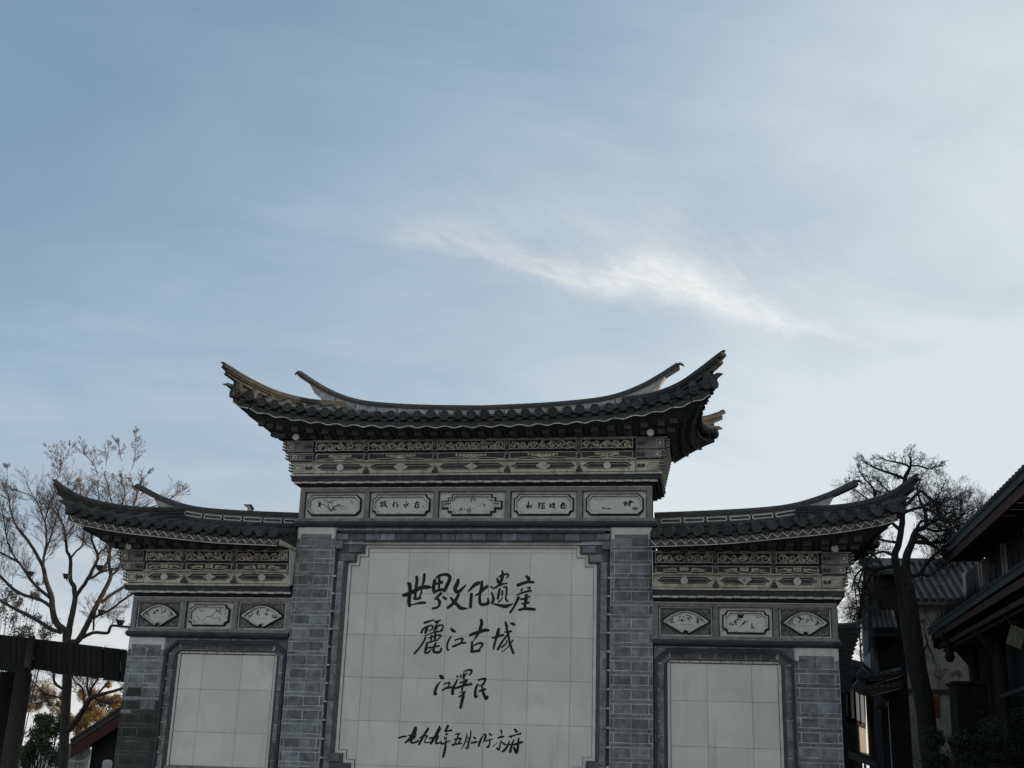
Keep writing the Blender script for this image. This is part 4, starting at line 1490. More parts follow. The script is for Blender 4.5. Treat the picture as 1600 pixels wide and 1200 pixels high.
    def soff(back):
        vs = []
        for x in xs:
            p = ev(abs(x))
            xw = max(-wx, min(wx, x)) if len(sides) == 2 else min(wx, x)
            y0, y1 = p[1] + .035, WY
            if back:
                y0, y1 = 2 * YM - y0, 2 * YM - y1
            vs += [(x * s, y0, p[2] - .17), (xw * s, y1, dz_wall)]
        so_.add(vs, [(2 * i, 2 * i + 1, 2 * i + 3, 2 * i + 2) for i in range(N)], M['soffit'])
    soff(False)
    soff(True)
    for sd in sides:
        e = ev(xc)
        vs = []
        for j in range(17):
            t = j / 16
            xq, y, z = side(t)
            yw = max(WY, min(2 * YM - WY, y))
            vs += [((xq - .025) * sd, y, z - .17), (wx * sd, yw, dz_wall)]
        so_.add(vs, [(2 * j, 2 * j + 1, 2 * j + 3, 2 * j + 2) for j in range(16)], M['soffit'])
    so_.build('soffit', rf)
    # stepped brackets under the eave
    br = MB()
    xx = x_lo + 0.12
    while xx < xc - 0.35:
        p = ev(abs(xx))
        xw = max(-wx, min(wx, xx)) if len(sides) == 2 else min(wx, xx)
        a = np.array([xx * s, p[1] + .10, p[2] - .185])
        c = np.array([xw * s, WY - .01, dz_wall - .012])
        d = (c - a)
        br.obox((a + c) / 2, d / 2, (.022, 0, 0), (0, 0, .022), M['soffit'])
        xx += 0.29
    xx = x_lo + 0.26
    while xx < xc - 0.5:
        p = ev(abs(xx))
        xw = max(-wx, min(wx, xx)) if len(sides) == 2 else min(wx, xx)
        for q, h_ in ((.45, .045), (.80, .04)):
            c = np.array([xx * s, p[1] + .035, p[2] - .17]) * (1 - q) + np.array([xw * s, WY, dz_wall]) * q
            br.obox(c + np.array([0, 0, -.03]), (.065, 0, 0), (0, .05, 0), (0, 0, h_), M['recess'])
        xx += 0.29
    for sd in sides:
        e = ev(xc)
        for j in range(10):
            t = (j + .5) / 10
            xq, y, z = side(t)
            z -= .185
            yw = max(WY, min(2 * YM - WY, y))
            a, c = np.array([(xq - .1) * sd, y, z]), np.array([wx * sd, yw, dz_wall - .012])
            br.obox((a + c) / 2, (c - a) / 2, (0, .025, 0), (0, 0, .02), M['soffit'])
        for q in (.33, .66):
            pts = []
            for j in range(9):
                t = j / 8
                xq, y, z = side(t)
                z -= .19
                yw = max(WY, min(2 * YM - WY, y))
                pts.append(((xq * (1 - q) + wx * q) * sd, y * (1 - q) + yw * q, z * (1 - q) + (dz_wall - .012) * q))
            br.tube(pts, .022, M['soffit'], 4)
    br.build('eave_bracket', rf)
    # tile rows
    pitch = 0.238
    n = int((xc - 0.08 - (x_lo + 0.08)) / pitch)
    st = (xc - 0.10 - (x_lo + 0.08)) / n
    for k in range(n + 1):
        x = x_lo + 0.08 + k * st
        ax = abs(x)
        a, e = top(ax), ev(ax)
        a[0] = e[0] = x
        if ax > xh:
            a = a + (e - a) * .12
        tb = MB()
        pts = []
        for j in range(6):
            t = j / 5
            p = a * (1 - t) + e * t
            p[2] += 0.012 - 0.10 * t * (1 - t)
            pts.append((p[0] * s, p[1], p[2]))
        prof = [(0.082 * math.cos(t), 0.082 * math.sin(t)) for t in [math.radians(q) for q in (-10, 20, 50, 90, 130, 160, 190)]]
        tb.sweep(pts, prof, M['tile'])
        tr = tb.build('tile_row', rf)
        p = pts[-1]
        sl = (ez(ax + .05) - ez(ax - .05)) / .1 * (1 if x >= 0 else -1) * s
        ang = math.atan(sl)
        R = Matrix.Rotation(-ang * 0.6, 4, 'Y')
        rnd = random.uniform(-.018, .016)
        inst(DISC, 'eave_disc', rf, Matrix.Translation((p[0] + random.uniform(-.012, .012), p[1] - .02 + random.uniform(-.03, .02), p[2] + .012 + rnd)) @ Matrix.Rotation(random.uniform(-.2, .2), 4, 'X') @ Matrix.Rotation(random.uniform(-.15, .15), 4, 'Z') @ R)
        if k < n:
            xm = x + st / 2
            q = ev(abs(xm))
            inst(DRIP, 'drip_tile', rf, Matrix.Translation((xm * s, q[1] - .015, q[2] - .055)) @ Matrix.Rotation(-.25, 4, 'X') @ Matrix.Rotation(-ang, 4, 'Y'))
    # pale fascia course
    x = x_lo + 0.175
    while x < xc - 0.18:
        q = ev(abs(x))
        sl = (ez(abs(x) + .05) - ez(abs(x) - .05)) / .1 * (1 if x >= 0 else -1) * s
        dy = (ye(abs(x) + .05) - ye(abs(x) - .05)) / .1 * (1 if x >= 0 else -1) * s
        inst(FASZ if zig else FASC, 'fascia_brick', rf, Matrix.Translation((x * s, q[1] + .0, q[2] - .145)) @ Matrix.Rotation(math.atan(dy), 4, 'Z') @ Matrix.Rotation(-math.atan(sl), 4, 'Y'))
        x += 0.333
    # end eaves: discs and drips seen edge-on
    for sd in sides:
        e = ev(xc)
        for j in range(13):
            t = (j + .4) / 13
            xq, y, z = side(t)
            inst(DISC, 'eave_disc', rf, Matrix.Translation((xq * sd + .03 * sd, y, z + .01)) @ Matrix.Rotation(sd * math.pi / 2, 4, 'Z'))
            inst(DRIP, 'drip_tile', rf, Matrix.Translation((xq * sd + .01 * sd, y + .11, z - .06)) @ Matrix.Rotation(sd * math.pi / 2, 4, 'Z') @ Matrix.Rotation(-.3, 4, 'X'))
    # main ridge
    xt = ridge[-1][0]
    lo = -xt if len(sides) == 2 else inner
    K = 60
    rx = [lo + (xt - lo) * k / K for k in range(K + 1)]
    pts = [(x * s, YM, rz(abs(x)) - cap_h) for x in rx]
    ends = [min(1.15, 1.0 + max(0.0, abs(x) - xh) * .12) for x in rx]
    rb = MB()
    prof = [(-.105, 0), (.105, 0), (.105, cap_h * .45), (.06, cap_h), (-.06, cap_h), (-.105, cap_h * .45)]
    rb.sweep(pts, prof, M['hip'], scale=ends)
    rg = rb.build('ridge', rf)
    ib = MB()                                     # limed band beneath the cap
    xe = xh + 0.52
    K2 = 60
    l2 = -xe if len(sides) == 2 else inner
    fr, bk = [], []
    for k in range(K2 + 1):
        x = l2 + (xe - l2) * k / K2
        ax = abs(x)
        ztop = rz(ax) - cap_h + .004
        if ax <= xh:
            zlo = rz(ax) - base - .04
        else:                                     # stepped brick filling under the upswept end
            u = (ax - xh) / (xe - xh)
            zlo = max(hippt(ax)[2] - .10, 0) if u < .25 else 0
            zs = rz(xh) - base - .04 + (rz(xe) - cap_h - .02 - (rz(xh) - base - .04)) * (int(u * 6) / 6) ** 1.15
            zlo = max(zs, rz(xh) - base - .04)
        zlo = min(zlo, ztop - .01)
        fr.append((x * s, ztop, zlo))
    vs = []
    for x, a, c in fr:
        vs += [(x, YM - .085, a), (x, YM - .085, c), (x, YM + .085, a), (x, YM + .085, c)]
    fs = []
    for i in range(K2):
        o, p = 4 * i, 4 * i + 4
        fs += [(o, o + 1, p + 1, p), (o + 3, o + 2, p + 2, p + 3), (o + 1, o + 3, p + 3, p + 1)]
    fs += [(0, 2, 3, 1), (4 * K2, 4 * K2 + 1, 4 * K2 + 3, 4 * K2 + 2)]
    ib.add(vs, fs, M['infill'] if not zig else M['stone'])
    if zig:                                       # limed filling under the upswept end only
        k0 = [k for k, f_ in enumerate(fr) if abs(f_[0]) > xh - .05][0]
        e2 = fr[k0:]
        vs = []
        for x, a, c in e2:
            vs += [(x, YM - .089, a - .004), (x, YM - .089, c)]
        ib.add(vs, [(2 * i, 2 * i + 1, 2 * i + 3, 2 * i + 2) for i in range(len(e2) - 1)], M['infill'])
    ib.build('ridge_infill', rg)
    if zig:                                       # dark roll under the lozenges
        qx = [inner + (xh + .15 - inner) * k / 30 for k in range(31)]
        mb_ = MB()
        mb_.sweep([((x) * s, YM - .10, rz(x) - cap_h - .165) for x in qx], [(-.04, -.03), (.04, -.03), (.04, .025), (-.04, .025)], M['mould'])
        mb_.build('ridge_roll', rg)
    if zig:                                       # long white-edged lozenges set along the ridge
        x = inner + .10
        while x < xh - .15:
            pc = np.array([(x + .2) * s, YM - .09, rz(x + .2) - cap_h - .075])
            sl = (rz(x + .25) - rz(x + .15)) / .1 * s
            lb = MB()
            o = [(.185 * c_, .042 * d_) for c_, d_ in ((1, -.55), (1, .55), (.88, 1), (-.88, 1), (-1, .55), (-1, -.55), (-.88, -1), (.88, -1))]
            q = [(a * .90, c * .55) for a, c in o]
            lb.ring(o, q, -.014, .004, M['pale'], M['recess'])
            lb.prism(q, -.004, .003, M['recess'])
            lb.box(.190, .214, -.008, .004, -.045, .045, M['black'])
            me = lb.mesh('ridge_lozenge')
            inst(me, 'ridge_lozenge', rg, Matrix.Translation(pc) @ Matrix.Rotation(-math.atan(sl), 4, 'Y'))
            x += .405
    else:
        x = lo + .4
        while x < xh:
            if abs(x) < xh:
                tk = MB()
                tk.box(-.006, .006, -.012, 0, -.05, .03, M['recess'])
                inst(tk.mesh('ridge_joint'), 'ridge_joint', rg, Matrix.Translation((x * s, YM - .085, rz(abs(x)) - cap_h - .05)))
            x += .42
    # hook on the tip of the ridge
    for sd in sides:
        tb = MB()
        z = rz(xt)
        tb.tube([(xt * sd - .06 * sd, YM, z - .03), (xt * sd + .02 * sd, YM, z - .012), (xt * sd + .06 * sd, YM, z - .04), (xt * sd + .085 * sd, YM, z - .075)], [.03, .028, .02, .008], M['hip'], 6)
        tb.build('ridge_tip', rg)
    # hips running out into horns, front and back
    for sd in sides:
        for back in (False, True):
            HB = catmull(hip, 5)
            P = []
            for p in HB:
                y = p[1] if not back else 2 * YM - p[1]
                P.append(np.array([p[0] * sd, y, p[2]]))
            n_ = len(P)
            scl = [1.0 + .25 * k / (n_ - 1) if k < n_ * .75 else 1.19 - .25 * (k / (n_ - 1) - .75) / .25 for k in range(n_)]
            hb = MB()
            cap = [(-.075, -.085), (.075, -.085), (.085, -.03), (.045, .0), (-.045, .0), (-.085, -.03)]
            hb.sweep(P, cap, M['hip'], scale=scl)
            hp = hb.build('hip_ridge', rf)
            lb = MB()
            low = [(-.06, -.20), (.06, -.20), (.06, -.082), (-.06, -.082)]
            m_ = int(n_ * .90)
            lb.sweep(P[:m_], low, M['hip'], scale=[1 - .35 * max(0, k / m_ - .6) for k in range(m_)])
            # lower roll
            roll = [(-.085, -.135), (.085, -.135), (.085, -.115), (-.085, -.115)]
            lb.sweep(P[:m_], roll, M['tile'])
            # jagged underside of the horn
            for k in range(5):
                p = P[int(n_ * (.70 + .055 * k))]
                lb.obox(p + np.array([0, 0, -.15 + .012 * k]), (.05 * sd, -.03 if not back else .03, .03), (.0, .04, 0), (0, 0, .05 - .005 * k), M['hip'])
            lb.build('hip_base', hp)
            t_ = P[-1]
            d = P[-1] - P[-3]
            d /= np.linalg.norm(d)
            kb = MB()
            kb.tube([t_ - d * .04 + np.array([0, 0, -.03]), t_ + d * .03 + np.array([0, 0, -.012]), t_ + d * .08 + np.array([0, 0, -.035])], [.04, .025, .007], M['hip'], 6)
            # second small beak on the eave corner
            e = ev(xc)
            y = e[1] if not back else 2 * YM - e[1]
            yy = -1 if not back else 1
            kb.tube([(xc * sd - .22 * sd, y - yy * .20, e[2] + .05), (xc * sd - .02 * sd, y - yy * .02, e[2] + .075), (xc * sd + .09 * sd, y + yy * .07, e[2] + .13), (xc * sd + .16 * sd, y + yy * .12, e[2] + .125)],
                    [.075, .075, .04, .01], M['hip'], 6)
            kb.cyl((xc * sd, y, e[2] - .02), (sd, yy, 0), .09, .07, M['tile'], 12)
            kb.build('corner_beak', hp)
    return rf


roof('centre', 2.95, 4.36,
     [(0, 8.07), (1.15, 8.105), (2.13, 8.18), (2.62, 8.275), (3.1, 8.465), (3.42, 8.645), (3.74, 8.85)],
     [(0, 7.43), (1.68, 7.465), (2.77, 7.55), (3.72, 7.72), (4.14, 7.85), (4.38, 7.95)],
     [(2.72, .52, 8.16), (3.29, 0.0, 8.08), (3.77, -.45, 8.115), (4.14, -.85, 8.235), (4.38, -1.05, 8.36), (4.52, -1.16, 8.44)],
     (-1, 1), None, 7.19, 3.58, False, .10, .20)
for s in (1, -1):
    roof('wing', 5.90, 7.30,
         [(3.25, 5.99), (4.4, 6.035), (5.36, 6.10), (5.83, 6.18), (6.31, 6.33), (6.62, 6.465), (6.86, 6.58)],
         [(3.3, 5.33), (4.45, 5.38), (5.39, 5.47), (6.32, 5.57), (7.02, 5.69), (7.3, 5.77)],
         [(5.80, .50, 6.10), (6.33, 0.0, 5.99), (6.79, -.40, 5.975), (7.19, -.75, 6.035), (7.40, -.96, 6.14), (7.57, -1.10, 6.26)],
         (s,), 3.26, 5.16, 6.60, True, .10, .25)
# a lone upturned finial on the left wing's ridge
fb = MB()
P = aty(392, 806, YM)
fb.sweep([(P[0] + .05, YM, P[2] - .03), (P[0] - .02, YM, P[2] + .08), (P[0] - .05, YM, P[2] + .17), (P[0] - .13, YM, P[2] + .20)], [(-.05, -.05), (.05, -.05), (.05, .05), (-.05, .05)], M['infill'], scale=[1.2, .9, .6, .3], up=(0, 1, 0))
fb.tube([(P[0] + .02, YM - .0, P[2] + .12), (P[0] - .02, YM, P[2] + .20), (P[0] - .16, YM, P[2] + .215)], [.04, .03, .012], M['hip'], 6)
fb.build('ridge_finial', wall)

# ------------------------------------------------------------------ bare trees
def px_m(P):
    return float((np.array(P) - CO) @ _F) / CF


def shoot(mb, rnd, p, d, L, r, depth, m, wig, ang, upw):
    """one twig with its side shoots"""
    n = 5 if depth > 0 else 3
    pts, rad = [np.array(p)], [r]
    d = np.array(d) / np.linalg.norm(d)
    for i in range(n):
        d = d + np.array([rnd.gauss(0, wig), rnd.gauss(0, wig), rnd.gauss(0, wig) + upw])
        d /= np.linalg.norm(d)
        pts.append(pts[-1] + d * L / n)
        rad.append(max(r * (1 - .75 * (i + 1) / n), 0.0022))
        if depth > 0 and i > 0 or (depth > 0 and rnd.random() < .4):
            for s in ((1,) if rnd.random() < .45 else (1, -1)):
                ax = np.array([rnd.gauss(0, 1), rnd.gauss(0, 1), rnd.gauss(0, .6)])
                ax -= d * (ax @ d)
                ax /= np.linalg.norm(ax) + 1e-9
                a = ang * rnd.uniform(.7, 1.25)
                shoot(mb, rnd, pts[-1], d * math.cos(a) + ax * s * math.sin(a), L * rnd.uniform(.35, .62) * (1 - .08 * i), rad[-1] * .8, depth - 1, m, wig, ang, upw)
    mb.tube(pts, rad, m, 3, cap=False)


def bare_tree(name, label, cat, Y, limbs, seed, bark, twigm, tw, group=None, spread=.35):
    """limbs: [(u, v, radius in photo pixels) ...]; the first one is the trunk"""
    rnd = random.Random(seed)
    base = aty(limbs[0][0][0], limbs[0][0][1], Y)
    # extend the trunk to the ground
    t = thing(name, label, cat, (base[0], base[1], 0.0), group)
    tb, wb = MB(), MB()
    nodes = []
    for li, limb in enumerate(limbs):
        P = []
        y = Y
        if li > 0:
            q = aty(limb[0][0], limb[0][1], Y)
            best = min(nodes, key=lambda n_: (n_[0] - q[0]) ** 2 + (n_[2] - q[2]) ** 2)
            y = best[1]
        drift = rnd.uniform(-spread, spread) if li > 0 else 0
        prev = None
        for u, v, r in limb:
            if prev is not None:
                y += drift * math.hypot(u - prev[0], v - prev[1]) * px_m(aty(u, v, Y))
            prev = (u, v)
            q = aty(u, v, y)
            P.append(np.append(q, max(r * px_m(q), .004)))
        if li == 0:
            P = [np.array([P[0][0] - (P[1][0] - P[0][0]) * .2, P[0][1], 0.0, P[0][3] * 1.35])] + P
        C = catmull(P, 4) if len(P) > 2 else P
        pts = [c[:3] + np.array([rnd.gauss(0, .004), rnd.gauss(0, .004), 0]) for c in C]
        rad = [max(c[3], .003) for c in C]
        nodes += [tuple(p) for p in pts]
        tb.tube(pts, rad, bark, 8 if rad[0] > .04 else 5)
        for i in range(1, len(pts)):
            rp = rad[i] / px_m(pts[i])
            if rp > tw['rmax'] or pts[i][2] < tw.get('zmin', 0):
                continue
            d = pts[i] - pts[i - 1]
            ln = np.linalg.norm(d)
            d /= ln + 1e-9
            k = ln / px_m(pts[i]) * tw['dens']
            k = int(k) + (rnd.random() < k - int(k))
            last = i == len(pts) - 1
            for _ in range(k + (2 if last else 0)):
                ax = np.array([rnd.gauss(0, 1), rnd.gauss(0, .9), rnd.gauss(0, .8)])
                ax -= d * (ax @ d)
                ax /= np.linalg.norm(ax) + 1e-9
                a = tw['ang'] * rnd.uniform(.6, 1.3) if not last else .35
                dd = d * math.cos(a) + ax * math.sin(a)
                L = rnd.uniform(*tw['len']) * px_m(pts[i]) * (.55 if last else 1.0) * tw.get('top', 1.0 ) ** (1 if pts[i][2] > tw.get('ztop', 99) else 0)
                shoot(wb, rnd, pts[i], dd, L, min(rad[i] * .6, tw['r'] * px_m(pts[i])), tw['depth'], twigm, tw['wig'], tw['sang'], tw['up'])
    tb.build('trunk', t, smooth=True)
    wb.build('crown', t)
    return t


def PX(s):
    return [tuple(map(float, q.split(','))) for q in s.split()]


LT = [PX(q) for q in (
 "98,1200,8 101,1140,7.5 104,1080,7.3 106,1040,7.2 104,1005,7",
 "104,1005,6 101.7,986,5 89.4,975,5 82.5,957,4.6 81,935,4.2 77,922,3.8 71.5,906,3.4 67.4,885,3 62,876,2.6 52.3,858,2.4 40,840,2 31,830,1.7 22.5,816,1.3 16,795,1 15,782,.8 12,770,.5",
 "67.4,885,2.4 68.8,867.5,2 72.5,849,1.7 72,826,1.5 70,815,1.3 60,790,1 51,776,.8 29,767,.5",
 "70,815,1.2 75,795,1 80,780,.8 83,775,.6 84,768,.4",
 "68.8,867,1.8 76,849,1.5 81,832,1.3 87.5,810,1.1 90,800,1 99,780,.7 104,765,.4",
 "81,935,2.8 75.6,932,2.6 62,921,2.4 48,906,2.2 40,893.6,2 30.3,880,1.8 13.8,870,1.5 -10,858,1",
 "30.3,880,1.4 20.6,866,1.3 12.4,848,1.1 9,830,.9 4,800,.7",
 "81,950,2.8 71.5,942,2.6 59,936,2.5 35.8,929,2.4 18,918,2.2 0,900,2 -20,885,1.5",
 "96,988.5,3.2 77,981.6,3 57.8,969,2.8 37,958,2.6 20.6,950,2.3 0,937.6,2 -20,925,1.6",
 "105,1000,5 107,991,5 111.4,966.5,4.6 117,936,4 115.5,917,3.6 110,906,3.2 110,874,2.7 104.5,860.6,2.2 102.5,840,1.9 99,822,1.5 90,805,1.2 82,794,.8 75,780,.5",
 "110,872,1.7 117,863.4,1.5 128,852.4,1.3 130.6,840,1.2 131,815,1 128,795,.8 126,775,.5",
 "102.5,839,1.3 109,830,1.1 116,819,1 122,795,.8 120,770,.5",
 "117,936,3.2 123.7,924,3 134.7,909,2.8 145.7,888,2.6 152.6,869,2.2 144.4,848,1.9 143.7,830,1.6 150,800,1.3 155,780,1 152,762,.6",
 "152.6,869,1.6 157,862,1.5 166.4,854,1.4 172,830,1.2 178,800,1 171,770,.8 169,755,.6 166,748,.4",
 "137,906,2.2 150,899,2.2 162,886.8,2 169,874,1.8 170.5,856.5,1.6 178,830,1.4 188,800,1.2 195,770,1 191,758,.8 190,748,.4",
 "155,896,1.6 167.8,891,1.5 184,887.4,1.3 196,880,1",
 "112,1004,5.5 121,1002,5 132,984.4,4.5 143,962.4,4.2 152.6,942,3.8 163.6,922.5,3.4 173,900.5,3 171,885.4,2.4 172,860,2 185,830,1.6 205,800,1.3 215,770,1.1 220,752,.9 230,742,.6",
 "205,800,1.1 225,795,1 250,788,.9 272,775,.7 282,768,.4",
 "215,770,.9 209,760,.8 205,752,.5",
 "158,942,2.8 176,928,2.6 196.6,915.6,2.4 215,903,2",
 "173,900.5,1.8 183,891,1.7 190,878.5,1.5 200,860,1.2",
 "144.4,966.5,2.2 155.4,961,2.1 172,953,2 192.5,937.6,1.8 215,922,1.5",
 "126,998,2.8 145.7,988.5,2.6 167.8,989,2.5 172,980,2.2 177.4,977.5,2 199.4,979.6,1.8 215,980,1.5",
 "146,985,1.6 147,967,1.4 150,955,1.1",
 "103,1140,5 110,1138,5.2 119,1126,4.8 132,1106.5,4.3 143,1090,3.8 161,1084.5,2.8 192.5,1075,2 210,1066,1.4",
 "130,1108,2 132,1098,1.8 128,1075,1.5 117,1066,1.2 112,1050,.9",
 "140,1094,2 143,1075,1.8 152,1062,1.6 160,1045,1.2", "141,1092,2 136,1070,1.7 140,1050,1.3", "150,1088,1.8 165,1070,1.5 178,1055,1",
 "145,1090,1.4 165,1098,1.2 190,1098,.9", "102.7,1079,2.4 86,1068,2.1 84,1053,1.8 86,1035,1.4",
 "99,1092,1.8 85,1088,1.4 70,1084,1.2 48,1062,.9", "100,1108,1 80,1098,.8 58,1090,.5",
)]
WH = ["88,752,.5 90,740,.45 88,722,.4 76,702,.3", "92,745,.5 97,722,.4 108,702,.3", "152,742,.5 148,728,.4 136,714,.35 124,704,.3", "165,728,.4 168,712,.35 170,698,.3",
      "190,721,.4 187,705,.35 186,694,.3", "205,735,.4 211,712,.35 212,680,.25", "12,750,.4 11,735,.3"]
LT += [PX(q) for q in WH]
bare_tree('bare_tree', 'tall bare tree rising behind the dark timber canopy at the left end of the wall', 'tree', 7.0, LT, 11, M['bark'], M['twig'],
          dict(rmax=2.3, dens=.24, ang=.7, top=.48, ztop=7.75, len=(18, 46), r=.46, depth=2, wig=.10, sang=.62, up=.05))
RT = [PX(q) for q in (
 "1456,1210,15.5 1450,1150,15 1444,1100,14.5 1434,1050,15 1426,1000,15.5 1421,960,14.8 1418,938,14.5 1417,912,10.5",
 "1413,935,9 1404,900,7 1398,869,5.6 1404.5,848,5 1409,817,4.6 1412,780,4.2 1414,747,3.2 1422,731,2.4 1423,720,1.6 1420,712,.8",
 "1417,915,8 1415.6,874,6.4 1425,848,5.4 1431.4,829,4.6 1445.7,823,3.6 1445.7,801,2.6 1439,785,2 1433,765,1.4 1440,745,.8",
 "1427,845,4 1433,846.8,3.6 1458,848,3 1482,845,2.4 1500,838,1.6 1520,826,.9",
 "1412,790,3.4 1420,785,3 1439,767.6,2.4 1452,778.7,1.9 1470,785,1.3 1486,780,.8",
 "1410,802,3 1417,799,2.8 1439,793,2.4 1458,800,1.8 1480,812,1.3 1500,808,.8",
 "1414,748,2.6 1395,740.7,2.2 1371,732.8,1.6 1358.6,726.4,1.2 1347.5,720,.7",
 "1422,730,1.8 1411,724.8,1.6 1388.7,720,1.1 1378,716,.6",
 "1423,728,1.6 1436,728,1.4 1452,733,1.1 1466,728,.6",
 "1408,830,3.4 1390,812,2.4 1368,779,2 1365,764,1.6 1347.5,744,1 1342,732,.6",
 "1375,790,1.8 1355,779,1.4 1338,766,.9 1328,752,.5",
 "1408,889,4.4 1393,885.5,3.4 1367.5,890,2.6 1349.5,889,2 1337.5,899,1.4 1331,920,.9",
 "1367,890,2 1358,905,1.7 1350,925,1.4 1346,950,1 1340,965,.6", "1380,887,2 1368,870,1.6 1352,862,1.2 1340,866,.7",
 "1424.5,900.5,3.6 1438,896,3.2 1448.5,879.5,2.8 1459,869,2.4 1470,858,1.8 1480,850,1.1",
 "1445,823,2.6 1460,830,2 1478,828,1.5 1496,820,.9", "1445,801,2 1458,790,1.6 1468,772,1.1 1476,755,.6",
 "1431,829,2.6 1440,815,2 1462,812,1.6 1485,800,1 1500,790,.6", "1412,780,2.4 1400,770,1.8 1385,765,1.3 1372,750,.8",
 "1404,848,2.6 1390,846,2 1372,842,1.5 1356,830,.9", "1425,848,2.4 1440,838,1.9 1452,846,1.5 1470,860,1",
 "1431,832,2.6 1452,850,2.2 1475,862,1.6 1496,856,.9", "1445,823,2.2 1466,812,1.8 1490,815,1.2 1512,800,.7", "1439,793,2 1460,785,1.6 1482,792,1.1 1505,785,.6", "1458,848,2 1476,835,1.5 1498,842,1 1515,838,.5", "1398,869,2.6 1380,862,2 1362,868,1.4 1345,880,.8",
 "1436,896,2.2 1452,900,1.7 1468,888,1.2 1482,872,.7", "1349,889,1.6 1341,915,1.3 1345,940,1 1338,960,.7", "1367,890,1.8 1372,910,1.4 1362,935,1 1352,960,.6",
 "1433,1040,2.4 1443,1018,1.8 1449,1006,1.5 1446,992,1 1444,978,.6", "1449,1006,1.3 1456,1022,1 1463,1042,.6",
)]
bare_tree('bare_tree', 'thick-trunked gnarled bare tree in front of the white gabled house at right', 'tree', 7.5, RT, 5, M['bark_dark'], M['twig_dark'],
          dict(rmax=3.0, dens=.30, ang=.95, top=.60, ztop=7.9, len=(16, 44), r=.62, depth=2, wig=.24, sang=.75, up=.03, zmin=4.6))
BT = [PX(q) for q in ("1512,1000,3 1510,900,2.6 1508,865,2.2", "1508,870,1.8 1498,835,1.4 1490,800,.9 1486,780,.5", "1508,868,1.8 1522,830,1.3 1532,800,.8 1536,782,.4",
                      "1498,838,1.3 1478,822,.9 1468,795,.5", "1522,832,1.1 1545,815,.8 1558,790,.4", "1508,866,1.4 1480,860,1.1 1462,842,.6", "1508,850,1.2 1510,815,.9 1514,785,.5", "1508,872,1.3 1530,850,1.1 1552,832,.8 1566,815,.4", "1508,862,1.2 1485,845,1 1466,820,.7 1455,800,.4", "1498,835,1 1500,800,.8 1503,775,.4")]
bare_tree('bare_tree', 'thin bare tree showing above the far tiled ridge, just left of the red eave board', 'tree', 26.0, BT, 21, M['bark_dark'], M['twig_dark'],
          dict(rmax=2, dens=.30, ang=.85, len=(14, 34), r=.6, depth=2, wig=.16, sang=.7, up=.04))
FT = [PX(q) for q in ("1352,1200,2.2 1350,1090,2 1346,1030,1.8", "1346,1035,1.5 1343,990,1.3 1338,940,1 1334,900,.6", "1346,1010,1.3 1356,965,1 1364,915,.6",
                      "1345,1040,1.2 1360,1020,1 1372,1000,.6", "1343,990,1 1330,965,.7 1326,945,.4", "1350,1080,1.2 1362,1062,1 1372,1040,.6")]
bare_tree('bare_tree', 'slender bare tree seen in the gap between the wall and the dark timber house', 'tree', 32.0, FT, 33, M['bark_dark'], M['twig_dark'],
          dict(rmax=2, dens=.20, ang=.8, len=(12, 28), r=.5, depth=2, wig=.18, sang=.7, up=.02))


# ------------------------------------------------------------------ leafy things
def leaves(mb, rnd, c, rad, n, size, m, shell=.5):
    for _ in range(n):
        d = np.array([rnd.gauss(0, 1), rnd.gauss(0, 1), rnd.gauss(0, 1)])
        d /= np.linalg.norm(d)
        r = (shell + (1 - shell) * rnd.random()) * rnd.uniform(.75, 1.08)
        p = np.array(c) + d * np.array(rad) * r
        a = np.array([rnd.gauss(0, 1), rnd.gauss(0, 1), rnd.gauss(0, 1)])
        a /= np.linalg.norm(a)
        b = np.cross(a, d + np.array([.01, .02, .03]))
        b /= np.linalg.norm(b) + 1e-9
        s = size * rnd.uniform(.6, 1.4)
        mb.add([p - a * s, p + b * s * .45, p + a * s, p - b * s * .45], [(0, 1, 2, 3)], m)


def leafy(name, label, cat, Y, lumps, n, size, m, stem, seed, stems=5):
    rnd = random.Random(seed)
    P0 = aty(lumps[0][0], lumps[0][1], Y)
    t = thing(name, label, cat, (P0[0], Y, 0.0))
    b, tb = MB(), MB()
    for u, v, ru, rv in lumps:
        y = Y + rnd.uniform(-.6, .6)
        c = aty(u, v, y)
        k = px_m(c)
        for _ in range(6):
            d = np.array([rnd.gauss(0, .5) * ru * k, rnd.gauss(0, .5) * ru * k, rnd.gauss(0, .5) * rv * k])
            q = rnd.uniform(.35, .8)
            leaves(b, rnd, c + d, (ru * k * q, ru * k * q, rv * k * q), max(6, n // 6), size * k, m, .25)
        for _ in range(stems):
            e = c + np.array([rnd.uniform(-.7, .7) * ru * k, 0, rnd.uniform(-.2, .8) * rv * k])
            s0 = np.array([P0[0] * .5 + e[0] * .5 + rnd.uniform(-.3, .3), Y, 0.0])
            mid = (s0 * .4 + e * .6) + np.array([rnd.gauss(0, .1), 0, 0])
            tb.tube(catmull([s0, mid, e], 4), [(.030 if stems < 8 else .012) * q * (.4 if stems == 1 else 1) for q in (1, .95, .9, .8, .7, .6, .45, .3, .15)], stem, 4)
    tb.build('trunk', t)
    b.build('crown', t)
    return t


